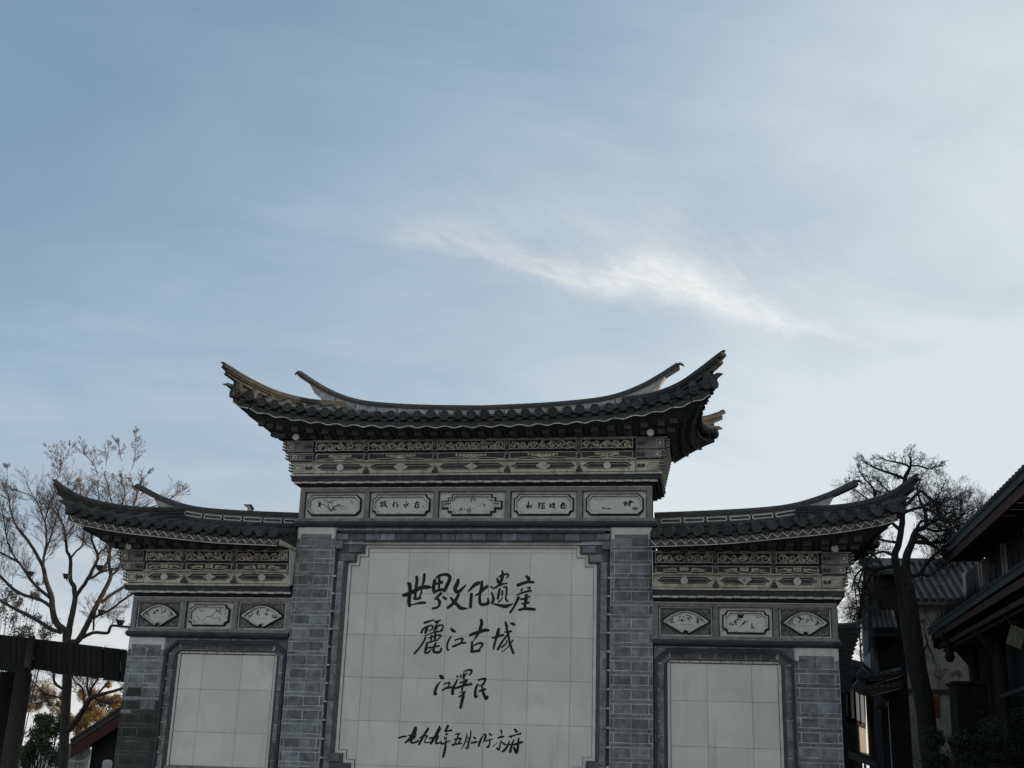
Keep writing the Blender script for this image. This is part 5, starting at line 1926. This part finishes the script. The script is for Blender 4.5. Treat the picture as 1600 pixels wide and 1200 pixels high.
leafy('shrub', 'dark green bush with a few yellow leaves behind the canopy post', 'bush', 16.0,
      [(62, 1150, 30, 35), (80, 1135, 22, 25), (48, 1175, 26, 28), (85, 1175, 18, 28), (64, 1122, 18, 14)], 2200, 2.3, M['leaf_green'], M['twig_dark'], 3)
leafy('golden_tree', 'sunlit tree with golden autumn leaves seen below the canopy beside the brick pier', 'tree', 55.0,
      [(128, 1098, 18, 18), (150, 1092, 18, 14), (182, 1092, 14, 14), (110, 1118, 14, 18), (160, 1112, 24, 20), (140, 1125, 22, 22), (178, 1105, 14, 16), (125, 1135, 14, 18), (165, 1135, 26, 20), (190, 1120, 12, 20)], 3600, 1.3, M['leaf_gold'], M['twig'], 4, 2)
leafy('willow_tree', 'pale straw-coloured tree in the distance above the dark green bush', 'tree', 60.0,
      [(100, 1085, 12, 20), (66, 1085, 18, 26), (80, 1095, 16, 18), (52, 1098, 12, 18), (92, 1108, 12, 14)], 2200, 1.3, M['leaf_straw'], M['twig'], 6, 1)
leafy('evergreen_tree', 'grey-green small-leaved tree at the left edge behind the bare limbs', 'tree', 24.0,
      [(18, 965, 20, 30), (38, 940, 20, 30), (58, 925, 12, 20), (8, 940, 12, 26), (60, 970, 22, 18), (28, 990, 26, 16), (72, 988, 18, 14)], 420, 2.0, M['leaf_grey'], M['twig_dark'], 8, 3)
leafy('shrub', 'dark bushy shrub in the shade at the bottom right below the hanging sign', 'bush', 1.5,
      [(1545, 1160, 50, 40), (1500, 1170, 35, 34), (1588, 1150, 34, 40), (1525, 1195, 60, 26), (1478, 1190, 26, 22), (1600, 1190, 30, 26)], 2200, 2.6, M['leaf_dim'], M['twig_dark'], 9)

# ------------------------------------------------------------------ lamps and lantern in the left tree
for u, v, w_, lab in ((47, 897, 9, 'dark box-shaped lamp on the leftmost limb of the bare tree'), (104, 901, 9, 'small dark lamp box hugging the upright middle limb of the bare tree'),
                      (158, 888, 14, 'widest dark lamp box, wedged in the right-hand fork of the bare tree'), (158.5, 957, 9, 'dark lamp box at the foot of the lower right limb near the wall'),
                      (188, 973, 10, 'dark lamp box on the lowest limb, closest to the carved wall')):
    c = aty(u, v, 6.85)
    k = px_m(c)
    t = thing('tree_lamp', lab, 'lamp', tuple(c - np.array([0, 0, .5 * w_ * k])), 'lamp boxes fixed in the bare tree')
    b = MB()
    w, h = w_ * k * .5, 7 * k * .5
    vs = [(c[0] - w * .6, c[1] - w * .6, c[2] - h), (c[0] + w * .6, c[1] - w * .6, c[2] - h), (c[0] + w * .6, c[1] + w * .6, c[2] - h), (c[0] - w * .6, c[1] + w * .6, c[2] - h),
          (c[0] - w, c[1] - w, c[2] + h), (c[0] + w, c[1] - w, c[2] + h * .8), (c[0] + w, c[1] + w, c[2] + h * .8), (c[0] - w, c[1] + w, c[2] + h)]
    b.add(vs, [(0, 3, 2, 1), (4, 5, 6, 7), (0, 1, 5, 4), (1, 2, 6, 5), (2, 3, 7, 6), (3, 0, 4, 7)], M['metal'])
    b.build('housing', t)
    b = MB()
    b.obox(c + np.array([0, 0, h * 1.05]), (w * 1.12, 0, -h * .1), (0, w * 1.12, 0), (0, 0, h * .12), M['metal'])
    b.build('rim', t)
    b = MB()
    b.tube([c + np.array([0, 0, -h]), c + np.array([w * .2, .06, -h * 2.0])], .012, M['metal'], 5)
    b.build('bracket', t)
c = aty(123, 750, 6.6)
t = thing('lantern', 'round orange lantern hanging in the top twigs of the left bare tree', 'lantern', tuple(c))
b = MB()
R_ = .056
vs, fs = [], []
for i in range(9):
    th = math.pi * (i + .5) / 9
    for j in range(16):
        ph = 2 * math.pi * j / 16
        rr = R_ * math.sin(th) * (1 + .05 * (j % 2))
        vs.append((c[0] + rr * math.cos(ph), c[1] + rr * math.sin(ph), c[2] + R_ * .95 * math.cos(th)))
for i in range(8):
    for j in range(16):
        fs.append((i * 16 + j, i * 16 + (j + 1) % 16, (i + 1) * 16 + (j + 1) % 16, (i + 1) * 16 + j))
b.add(vs, fs, M['lantern_or'])
b.build('shade', t, smooth=True)
b = MB()
b.cyl(c + np.array([0, 0, R_ * .95]), (0, 0, 1), .02, .018, M['metal'], 8)
b.tube([c + np.array([0, 0, R_]), c + np.array([.01, 0, R_ + .12])], .003, M['metal'], 4)
b.build('cap', t)

# ------------------------------------------------------------------ timber canopy on the left
YC = 3.0
P0, P1 = aty(-45, 986, YC), aty(197, 1015, YC)
t = thing('timber_canopy', 'dark timber canopy of upright boards on a thick log post left of the wall', 'canopy', (P0[0], YC, 0))
n = 27
rnd = random.Random(2)
Q0, Q1 = aty(-45, 1034, YC), aty(197, 1066.5, YC)
for k in range(n):
    t0, t1 = (k + .04) / n, (k + .93) / n
    a, b_ = P0 * (1 - t0) + P1 * t0, P0 * (1 - t1) + P1 * t1
    c, d = Q0 * (1 - t0) + Q1 * t0, Q0 * (1 - t1) + Q1 * t1
    dz = rnd.uniform(-.025, .02)
    yy = YC + rnd.uniform(-.015, .015)
    m_ = MB()
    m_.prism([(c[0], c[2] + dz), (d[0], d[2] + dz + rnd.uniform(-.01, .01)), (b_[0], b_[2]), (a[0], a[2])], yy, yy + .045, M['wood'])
    m_.build('plank', t)
m_ = MB()
m_.obox((P0 + P1) / 2 + np.array([0, .08, -.10]), (P1 - P0) / 2, (0, .035, 0), (0, 0, .07), M['wood'])
m_.obox((Q0 + Q1) / 2 + np.array([0, .09, .13]), (Q1 - Q0) / 2, (0, .04, 0), (0, 0, .08), M['wood'])
m_.build('rail', t)
for k in range(9):
    s_ = P0 * (1 - k / 8) + P1 * k / 8
    m_ = MB()
    m_.obox(s_ + np.array([0, .95, -.16]), (.04, 0, 0), (0, .86, 0), (0, 0, .05), M['wood'])
    m_.build('rafter', t)
m_ = MB()
a = aty(30, 1120, YC - .12)
m_.tube([(a[0], YC - .2, 0), (a[0], YC - .2, 1.5), (a[0] + .01, YC - .2, aty(30, 1052, YC - .2)[2])], [.19, .175, .168], M['wood_grey'], 14)
m_.tube([(a[0] + .02, YC - .12, aty(30, 1054, YC - .2)[2]), (a[0] + .02, YC - .12, aty(31, 993, YC - .2)[2])], [.085, .075], M['wood_grey'], 10)
m_.build('post', t, smooth=True)
m_ = MB()
a, b_ = aty(-30, 1036, YC - .25), aty(42, 1049, YC - .25)
m_.obox((a + b_) / 2, (b_ - a) / 2, (0, .08, 0), (0, 0, .07), M['wood'])
m_.build('beam', t)
# a second, nearer post crossing the left edge
m_ = MB()
a = aty(4, 1120, YC + 1.4)
m_.tube([(a[0], YC + 1.4, 0), (a[0], YC + 1.4, aty(4, 1050, YC + 1.4)[2])], [.21, .20], M['wood'], 12)
m_.build('post', t, smooth=True)

# small red-boarded house low on the left
YR = 15.0
t = thing('small_house', 'low house with sloping dark roof and red barge board left of the brick pier', 'house', tuple(aty(160, 1200, YR) * np.array([1, 1, 0])))
E0, E1 = aty(210, 1099, YR), aty(112, 1163, YR)
m_ = MB()
dv = E1 - E0
m_.obox((E0 + E1) / 2 + np.array([0, 2.0, .02]), dv / 2, (0, 2.1, 0), (0, 0, .09), M['tile'])
m_.build('roof', t)
for k in range(9):
    m_ = MB()
    p = E0 + dv * (k + .5) / 9
    m_.obox(p + np.array([0, -.06, .11]), dv / 21, (0, .10, 0), (0, 0, .035), M['tile'])
    m_.build('verge_tile', t)
m_ = MB()
m_.obox((E0 + E1) / 2 + np.array([0.0, -.05, -.27]), dv / 2 * .97, (0, .02, 0), (0, 0, .17), M['wood_red'])
m_.build('barge_board', t)
m_ = MB()
a, b_ = aty(140, 1160, YR + .4), aty(215, 1200, YR + .4)
m_.prism([(a[0] + .1, 0), (b_[0], 0), (b_[0], E0[2] - .2), (a[0] + .1, a[2] + .15)], YR + .4, YR + .5, M['wood'])
m_.build('wall', t)
for u0, u1 in ((108, 119), (122, 136)):
    a, b_ = aty(u0, 1162, YR + .2), aty(u1, 1192, YR + .2)
    m_ = MB()
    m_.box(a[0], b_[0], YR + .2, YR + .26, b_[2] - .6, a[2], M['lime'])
    m_.build('panel', t)
m_ = MB()
m_.tube(catmull([aty(106, 1189, 9), aty(126, 1190, 9), aty(136, 1186, 9), aty(142, 1176, 9)], 5), .018, M['white'], 6)
m_.tube([aty(106, 1189, 9), (aty(106, 1189, 9)[0], 9, 0)], .018, M['white'], 6)
m_.tube([aty(136, 1186, 9), (aty(136, 1186, 9)[0], 9, 0)], .018, M['white'], 6)
tag(m_.build('handrail'), 'pale curved metal handrail below the red barge board', 'handrail')
for u, v, w_, lab in ((27, 1186, 10, 'narrow white stone post at the foot of the canopy log'), (168.5, 1187, 15, 'round-topped white stone post beside the dark brick pier')):
    c = aty(u, v, 6.0)
    k = px_m(c) * w_ / 2
    m_ = MB()
    m_.tube([(c[0], 6.0, 0), (c[0], 6.0, c[2] - k * .5), (c[0], 6.0, c[2] - k * .15), (c[0], 6.0, c[2])], [k * 1.05, k, k * .8, k * .3], M['stone_white'], 10)
    tag(m_.build('stone_post', smooth=True), lab, 'post')


# ------------------------------------------------------------------ houses on the right
def tiles_on(parent, a, b, d, n, m, r=.06, name='tile_row'):
    """n convex tile rows from ridge line a..b running down by vector d"""
    for k in range(n):
        t_ = (k + .5) / n
        p = np.array(a) * (1 - t_) + np.array(b) * t_
        q = MB()
        w = (np.array(b) - np.array(a))
        w = w / np.linalg.norm(w)
        nrm = np.cross(w, np.array(d))
        nrm /= np.linalg.norm(nrm)
        if nrm[2] < 0:
            nrm = -nrm
        prof = []
        L = [p, p + np.array(d) * .5 - nrm * .02, p + np.array(d)]
        vs = []
        for c_ in L:
            for an in (0, 45, 90, 135, 180):
                vs.append(c_ + w * r * math.cos(math.radians(an)) + nrm * r * math.sin(math.radians(an)))
        fs = [(i * 5 + j, i * 5 + j + 1, i * 5 + j + 6, i * 5 + j + 5) for i in range(2) for j in range(4)] + [(10, 11, 12, 13, 14)]
        q.add(vs, fs, m)
        q.build(name, parent)


# near timber house running back along the lane
XE, XW = 9.55, 10.45
t = thing('timber_house', 'two-storey dark timber house with red eave boards along the right edge', 'house', (12.5, 3.0, 0))
m_ = MB()
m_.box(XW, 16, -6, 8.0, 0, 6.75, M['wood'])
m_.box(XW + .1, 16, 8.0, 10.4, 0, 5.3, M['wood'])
m_.build('wall', t)
m_ = MB()
m_.add([(XE, -6, 6.62), (XE, 8.25, 6.56), (13.4, 8.25, 8.7), (13.4, -6, 8.7), (XE, -6, 6.50), (XE, 8.25, 6.44), (13.4, 8.25, 8.55), (13.4, -6, 8.55)],
       [(0, 3, 2, 1), (4, 5, 6, 7), (1, 2, 6, 5), (0, 1, 5, 4)], M['tile'])
m_.build('roof', t)
roofU = bpy.data.objects[m_ and t.children[-1].name]
tiles_on(roofU, (13.3, -6, 8.68), (13.3, 8.2, 8.66), (-3.79, 0, -2.06), 58, M['tile'])
m_ = MB()
m_.add([(XE, -6, 5.14), (XE, 10.9, 5.05), (XW + .05, 10.9, 5.62), (XW + .05, -6, 5.70), (XE, -6, 5.02), (XE, 10.9, 4.93), (XW + .05, 10.9, 5.45), (XW + .05, -6, 5.5)],
       [(0, 3, 2, 1), (4, 5, 6, 7), (1, 2, 6, 5), (0, 1, 5, 4)], M['tile'])
m_.build('lower_roof', t)
roofL = t.children[-1]
tiles_on(roofL, (XW, -6, 5.68), (XW, 10.85, 5.6), (-.92, 0, -.55), 69, M['tile'])
m_ = MB()
m_.box(XE + .04, XE + .09, -6, 8.2, 6.27, 6.46, M['wood_red'])
m_.box(XE + .05, XE + .10, -6, 10.8, 4.80, 4.95, M['wood_red'])
m_.box(XE + .16, XE + .22, -6, 10.7, 4.58, 4.68, M['wood_brown'])
m_.build('eave_board', t)
for k in range(24):
    y = -5.7 + k * .6
    for zz in ((6.36, 6.46), (4.86, 4.95)):
        if y < 8.1 or zz[0] < 5:
            m_ = MB()
            m_.box(XE + .1, XW, y, y + .09, zz[0], zz[1], M['wood_brown'])
            m_.build('rafter', t)
# shutters and white posts of the upper floor
ys = []
for ul, vl, uh, vh in ((1508, 915, 1512, 940), (1532, 895, 1537, 895), (1567, 865, 1573, 865), (1602, 815, 1606, 815)):
    ys.append((atx(ul, vl, XW - .03)[1], atx(uh, vh, XW - .03)[1]))
for a, b_ in ys:
    for y in {round(a, 2), round(b_, 2)}:
        m_ = MB()
        m_.box(XW - .07, XW - .003, y - .035, y + .035, 5.55, 6.42, M['white'])
        m_.build('window_post', t)
edges = sorted([y for p in ys for y in p] + [-5.5, 8.0])
for a, b_ in zip(edges[:-1], edges[1:]):
    if b_ - a > .5:
        nsh = max(1, int((b_ - a) / .55))
        for k in range(nsh):
            y0, y1 = a + .05 + (b_ - a - .1) * k / nsh, a + .05 + (b_ - a - .1) * (k + 1) / nsh - .03
            m_ = MB()
            m_.box(XW - .045, XW - .004, y0, y1, 5.62, 6.38, M['wood_red'] if k % 2 == 0 else M['wood_brown'])
            m_.box(XW - .06, XW - .046, y0 + .06, y1 - .06, 5.70, 6.0, M['wood_brown'])
            m_.build('shutter', t)
# posts, brackets and rail of the lower front
for y in (-2.2, .6, 3.4, 6.2, 9.0):
    m_ = MB()
    m_.tube([(XW - .25, y, 0), (XW - .25, y, 4.75)], .12, M['wood_brown'], 10)
    m_.build('column', t)
    m_ = MB()
    m_.prism([(XE + .2, 4.55), (XE + .35, 4.3), (XW - .35, 4.05), (XW - .35, 4.6)], y - .05, y + .05, M['wood_brown'])
    m_.build('bracket', t)
c = atx(1480, 1018, XE + .1)
m_ = MB()
m_.tube([(XE + .15, c[1], c[2] + .30), (XE + .15, c[1], c[2] + .05), (XE + .15, c[1], c[2] - .05), (XE + .15, c[1], c[2] - .14), (XE + .15, c[1], c[2] - .24)], [.07, .07, .10, .12, .05], M['wood'], 10)
m_.obox((XE + .3, c[1], c[2] + .34), (.30, 0, 0), (0, .06, 0), (0, 0, .10), M['wood'])
m_.build('hanging_post', t)
m_ = MB()
a, b_ = atx(1566, 1088, XW - .5), atx(1612, 1072, XW - .5)
m_.obox((a + b_) / 2, (b_ - a) / 2, (.035, 0, 0), (0, 0, .035), M['wood_grey'])
m_.build('handrail', t)
m_ = MB()
m_.prism([(XE + .05, 4.60), (XW + .1, 4.60), (XW + .1, 5.45), (XE + .05, 4.95)], 10.45, 10.6, M['wood'])
m_.build('end_board', t)
m_ = MB()
m_.box(XE + .25, XW, -6, 10.44, 4.50, 4.56, M['wood'])
m_.build('ceiling_board', t)
# dry straw on the end of the lower roof
m_ = MB()
rnd = random.Random(8)
for _ in range(900):
    y = rnd.uniform(7.2, 10.8)
    x = rnd.uniform(XE + .05, XW - .1)
    z = 5.06 + (x - XE) * .6
    m_.add([(x - .008, y, z), (x + .008, y, z), (x + rnd.gauss(0, .07), y + rnd.gauss(0, .07), z + rnd.uniform(.10, .38))], [(0, 1, 2)], M['twig_dark'])
gs = m_.build('roof_grass', t)
gs['kind'] = 'stuff'
# hanging sign board
c = atx(1588, 995, XE + .35)
t2 = thing('hanging_sign', 'pale yellow sign board hanging crooked under the lower eave at right', 'sign', tuple(c))
ax = np.array([.10, -.13, -.065])
up = np.array([-.05, .06, -.17])
fwd = np.cross(ax, up)
fwd /= np.linalg.norm(fwd)
if fwd @ (CO - c) < 0:
    fwd = -fwd
m_ = MB()
m_.obox(c, ax, up, fwd * .015, M['sign'])
m_.build('board', t2)
m_ = MB()
for k in range(4):
    for j in range(2):
        m_.obox(c + ax * (-.35 + .7 * j) + up * (-.6 + .4 * k) + fwd * .017, ax * .16, up * .10, fwd * .002, M['ink_grey'])
m_.build('lettering', t2)
m_ = MB()
m_.tube([c - up * .95 - ax * .4, c - up * .95 + np.array([0, 0, .35])], .008, M['metal'], 4)
m_.build('cord', t2)
# dark stall cabinet
YS = 6.5
a, b_ = aty(1492, 1064, YS), aty(1546, 1125, YS)
t2 = thing('stall_cabinet', 'dark wooden stall cabinet standing before the white wall at right', 'cabinet', ((a[0] + b_[0]) / 2, YS, 0))
m_ = MB()
m_.box(a[0], b_[0], YS, YS + .8, 0.0, a[2] - .06, M['wood'])
m_.build('body', t2)
m_ = MB()
m_.box(a[0] - .05, b_[0] + .05, YS - .06, YS + .85, a[2] - .058, a[2], M['wood_brown'])
m_.build('top', t2)
for k in range(2):
    w = (b_[0] - a[0]) / 2
    m_ = MB()
    m_.box(a[0] + k * w + .02, a[0] + (k + 1) * w - .02, YS - .03, YS - .002, .1, a[2] - .12, M['wood'])
    m_.build('door', t2)

# white walled house behind the thick tree
YB = 13.0
A0, A1 = aty(1409, 1100, YB), aty(1512, 1000, YB)
zt = aty(1470, 944, YB)[2]
xl, xr = A0[0] - .35, A1[0] + 1.6
XL = aty(1369, 900, YB)[0]
t = thing('white_house', 'whitewashed house with a grey tiled roof behind the thick bare tree', 'house', ((xl + xr) / 2, YB + 2, 0))
m_ = MB()
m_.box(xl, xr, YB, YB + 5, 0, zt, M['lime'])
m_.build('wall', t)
rz0, rz1 = aty(1460, 938, YB - .35)[2], aty(1460, 880, YB + 2.4)[2]
m_ = MB()
m_.add([(XL, YB - .35, rz0), (xr, YB - .35, rz0), (xr, YB + 2.4, rz1), (XL, YB + 2.4, rz1), (XL, YB - .35, rz0 - .12), (xr, YB - .35, rz0 - .12), (xr, YB + 2.4, rz1 - .12), (XL, YB + 2.4, rz1 - .12)],
       [(0, 1, 2, 3), (4, 7, 6, 5), (0, 4, 5, 1), (0, 3, 7, 4)], M['tile'])
m_.add([(XL, YB + 2.4, rz1), (xr, YB + 2.4, rz1), (xr, YB + 5.2, rz0), (XL, YB + 5.2, rz0)], [(0, 1, 2, 3)], M['tile'])
m_.build('roof', t)
rB = t.children[-1]
tiles_on(rB, (XL + .05, YB + 2.3, rz1), (xr - .05, YB + 2.3, rz1), (0, -2.68, rz0 - rz1), int((xr - XL) / .21), M['tile_lt'], .07)
m_ = MB()
m_.sweep([(XL, YB + 2.4, rz1 + .05), (xr, YB + 2.4, rz1 + .05)], [(-.10, -.06), (.10, -.06), (.08, .08), (-.08, .08)], M['hip'])
m_.build('ridge', rB)
m_ = MB()
m_.box(xl + .1, xr, YB - .06, YB - .003, aty(1480, 1080, YB)[2] - .05, aty(1480, 1080, YB)[2] + .04, M['wood_grey'])
m_.build('band', t)
pm = MB()
rnd = random.Random(12)
for u in (1469, 1492):
    p = aty(u, 1054, YB)
    wobble_ink(pm, rnd, p[0], p[2], .24, YB - .003, M['ink_red'], 8)
pm.build('wall_lettering', t)
a, b_ = aty(1458, 1088, YB - .02), aty(1470, 1121, YB - .02)
m_ = MB()
m_.box(a[0], b_[0], YB - .02, YB - .004, b_[2], a[2], M['poster'])
tag(m_.build('poster'), 'narrow orange-brown poster pasted on the white wall beside the thick trunk', 'poster')

# dark timber house left of the thick tree
YA = 11.0
xa0, xa1 = aty(1370, 1000, YA)[0], aty(1414, 1000, YA)[0]
t = thing('timber_house', 'narrow dark timber house with a pale-edged pent roof left of the thick tree', 'house', ((xa0 + xa1) / 2, YA + 2, 0))
m_ = MB()
m_.box(xa0, xa1, YA, YA + 1.6, 0, aty(1390, 885, YA)[2], M['wood'])
m_.build('wall', t)
m_ = MB()
z0, z1 = aty(1390, 890, YA - .5)[2], aty(1390, 874, YA + 1.6)[2]
m_.add([(xa0 - .15, YA - .5, z0), (xa1 + .2, YA - .5, z0), (xa1 + .2, YA + 1.6, z1), (xa0 - .15, YA + 1.6, z1), (xa0 - .15, YA - .5, z0 - .12), (xa1 + .2, YA - .5, z0 - .12), (xa1 + .2, YA + 1.6, z1 - .12), (xa0 - .15, YA + 1.6, z1 - .12)],
       [(0, 1, 2, 3), (4, 7, 6, 5), (0, 4, 5, 1), (0, 3, 7, 4)], M['tile'])
m_.build('roof', t)
m_ = MB()
q = [aty(u, v, YA - .3) for u, v in ((1356, 922), (1372, 940), (1378, 985), (1357, 1022))]
m_.add([tuple(p) for p in q] + [(p[0], p[1] + 1.2, p[2]) for p in q], [(0, 1, 2, 3), (4, 7, 6, 5)] + [(i, i + 4, (i + 1) % 4 + 4, (i + 1) % 4) for i in range(4)], M['tile'])
m_.build('side_roof', t)
m_ = MB()
a, b_ = aty(1377, 930, YA - .05), aty(1379.5, 980, YA - .05)
m_.box(a[0], b_[0], YA - .06, YA - .004, b_[2], a[2], M['wood_brown'])
m_.build('corner_board', t)
pr = MB()
a, b_ = aty(1364, 972, YA - .7), aty(1404, 984, YA - .7)
pr.add([(a[0], YA - .7, b_[2]), (b_[0], YA - .7, b_[2]), (b_[0], YA - .01, a[2] + .35), (a[0], YA - .01, a[2] + .35)], [(0, 1, 2, 3)], M['tile'])
pr.box(a[0], b_[0], YA - .68, YA - .01, b_[2] - .16, b_[2] - .06, M['wood'])
pent = pr.build('pent_roof', t)
tiles_on(pent, (a[0], YA - .05, a[2] + .35), (b_[0], YA - .05, a[2] + .35), (0, -.66, b_[2] - a[2] - .33), 5, M['tile_lt'], .055)
# lower upturned eaves
for uu, vv, ww in ((1343, 1047, 62), (1337, 1066, 66)):
    m_ = MB()
    pts = [aty(uu + ww * s_, vv + dv_, YA - .6) for s_, dv_ in ((0, 0), (.12, 7), (.3, 12), (.55, 10), (1, 2))]
    m_.sweep(catmull(pts, 4), [(-.5, -.12), (.5, -.12), (.5, .02), (.1, .10), (-.5, .02)], M['tile'])
    m_.build('eave', t)
    for k in range(6):
        p = pts[1] * (1 - k / 6) + pts[4] * k / 6
        m_ = MB()
        m_.cyl(p + np.array([0, -.52, -.06]), (0, 1, 0), .06, .06, M['tile_lt'], 8)
        m_.build('eave_disc', t)
m_ = MB()
a, b_ = aty(1387.5, 1095, YA - .75), aty(1391, 1160, YA - .75)
m_.box(a[0], b_[0], YA - .8, YA - .72, 0.2, a[2], M['white'])
m_.build('pole', t)
c = aty(1376, 1100, YA - 1.0)
t2 = thing('lantern', 'dark red paper lantern hanging below the upturned eave near the thick tree', 'lantern', tuple(c))
m_ = MB()
k = px_m(c)
m_.tube([c + np.array([0, 0, z_ * k]) for z_ in (-9, -7, -3, 0, 3, 7, 9)], [3 * k, 7 * k, 9 * k, 9.5 * k, 9 * k, 7 * k, 3 * k], M['lantern_red'], 14)
m_.build('shade', t2, smooth=True)
m_ = MB()
m_.cyl(c + np.array([0, 0, 9.6 * k]), (0, 0, 1), 3.5 * k, 1.6 * k, M['metal'], 8)
m_.tube([c + np.array([0, 0, 10 * k]), c + np.array([0, 0, 22 * k])], .008, M['metal'], 4)
m_.tube([c + np.array([0, 0, -9 * k]), c + np.array([0, 0, -20 * k])], [.03, .015], M['lantern_red'], 5)
m_.build('tassel', t2)

# gatehouse roofs just behind the right wing
YG = 5.2
t = thing('gatehouse', 'stacked dark tiled eaves with an upturned tip peeping out behind the right wing', 'gatehouse', (6.6, YG, 0))
P = [aty(u, v, YG) for u, v in ((1296, 976), (1318, 976), (1334, 974), (1345, 969), (1355, 962))]
m_ = MB()
m_.sweep(catmull(P, 5), [(-.07, -.085), (.07, -.085), (.08, -.01), (.03, .03), (-.03, .03), (-.08, -.01)], M['hip'], scale=[1.15 - .6 * k / 20 for k in range(21)])
m_.build('hip_ridge', t)


def course(u, v, sub):
    a = aty(u, v, YG)
    m_ = MB()
    m_.prism([(a[0] - 1.1, a[2] - .080), (a[0] - .07, a[2] - .080), (a[0] + .01, a[2] - .03), (a[0] - .03, a[2]), (a[0] - 1.1, a[2])], YG - .06, YG + .9, M['deck'])
    m_.build('eave_course', t)


for k in range(9):
    course(1347 - 2.1 * k - (1.5 if k == 0 else 0), 979 + 6.6 * k, k)
for k in range(7):
    course(1341 - 1.9 * k, 1039 + 6.2 * k, k)
m_ = MB()
a = aty(1321, 1080, YG)
m_.box(a[0] - 1.5, a[0], YG + .02, YG + .85, 0, aty(1321, 980, YG)[2], M['wood'])
m_.build('wall', t)

# far house down the lane
P1, P2 = aty(1312, 1046, 14.0), aty(1346, 1068, 20.0)
t = thing('lane_house', 'distant lane house with dark timber windows over a white wall', 'house', (P1[0], 14.0, 0))
z1 = P1[2]
dv = np.array([P2[0] - P1[0], P2[1] - P1[1], 0])
nv = np.array([-dv[1], dv[0], 0])
nv /= np.linalg.norm(nv)
if nv @ (np.array([CO[0], CO[1], 0]) - P1 * np.array([1, 1, 0])) < 0:
    nv = -nv
p1 = np.array([P1[0], P1[1], 0])


def face(z0, z1_, off, m, name, s0=0.0, s1=1.0, th=.06):
    q = MB()
    c = p1 + dv * (s0 + s1) / 2 + nv * off + np.array([0, 0, (z0 + z1_) / 2])
    q.obox(c, dv * (s1 - s0) / 2, nv * th / 2, (0, 0, (z1_ - z0) / 2), m)
    return q.build(name, t)


face(0, z1 + .1, -2.0, M['wood'], 'wall', th=3.8)
face(z1 - 1.35, z1 + .05, .0, M['wood'], 'window_band')
for k in range(4):
    face(z1 - 1.2, z1 - .1, .05, M['glass'], 'window', .04 + k * .24, .24 + k * .24, .03)
    face(z1 - 1.3, z1 - .02, .06, M['wood_brown'], 'window_post', k * .24, .03 + k * .24, .06)
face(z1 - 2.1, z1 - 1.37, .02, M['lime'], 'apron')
q = MB()
c = p1 + dv * .6 + np.array([0, 0, z1 + .32])
q.obox(c - nv * .4, dv * .75, nv * 1.1 + np.array([0, 0, -.28]), (0, 0, .09), M['tile'])
q.obox(p1 + dv * .5 + nv * .5 + np.array([0, 0, z1 - 2.35]), dv * .75, nv * .7 + np.array([0, 0, -.25]), (0, 0, .07), M['tile'])
q.build('roof', t)
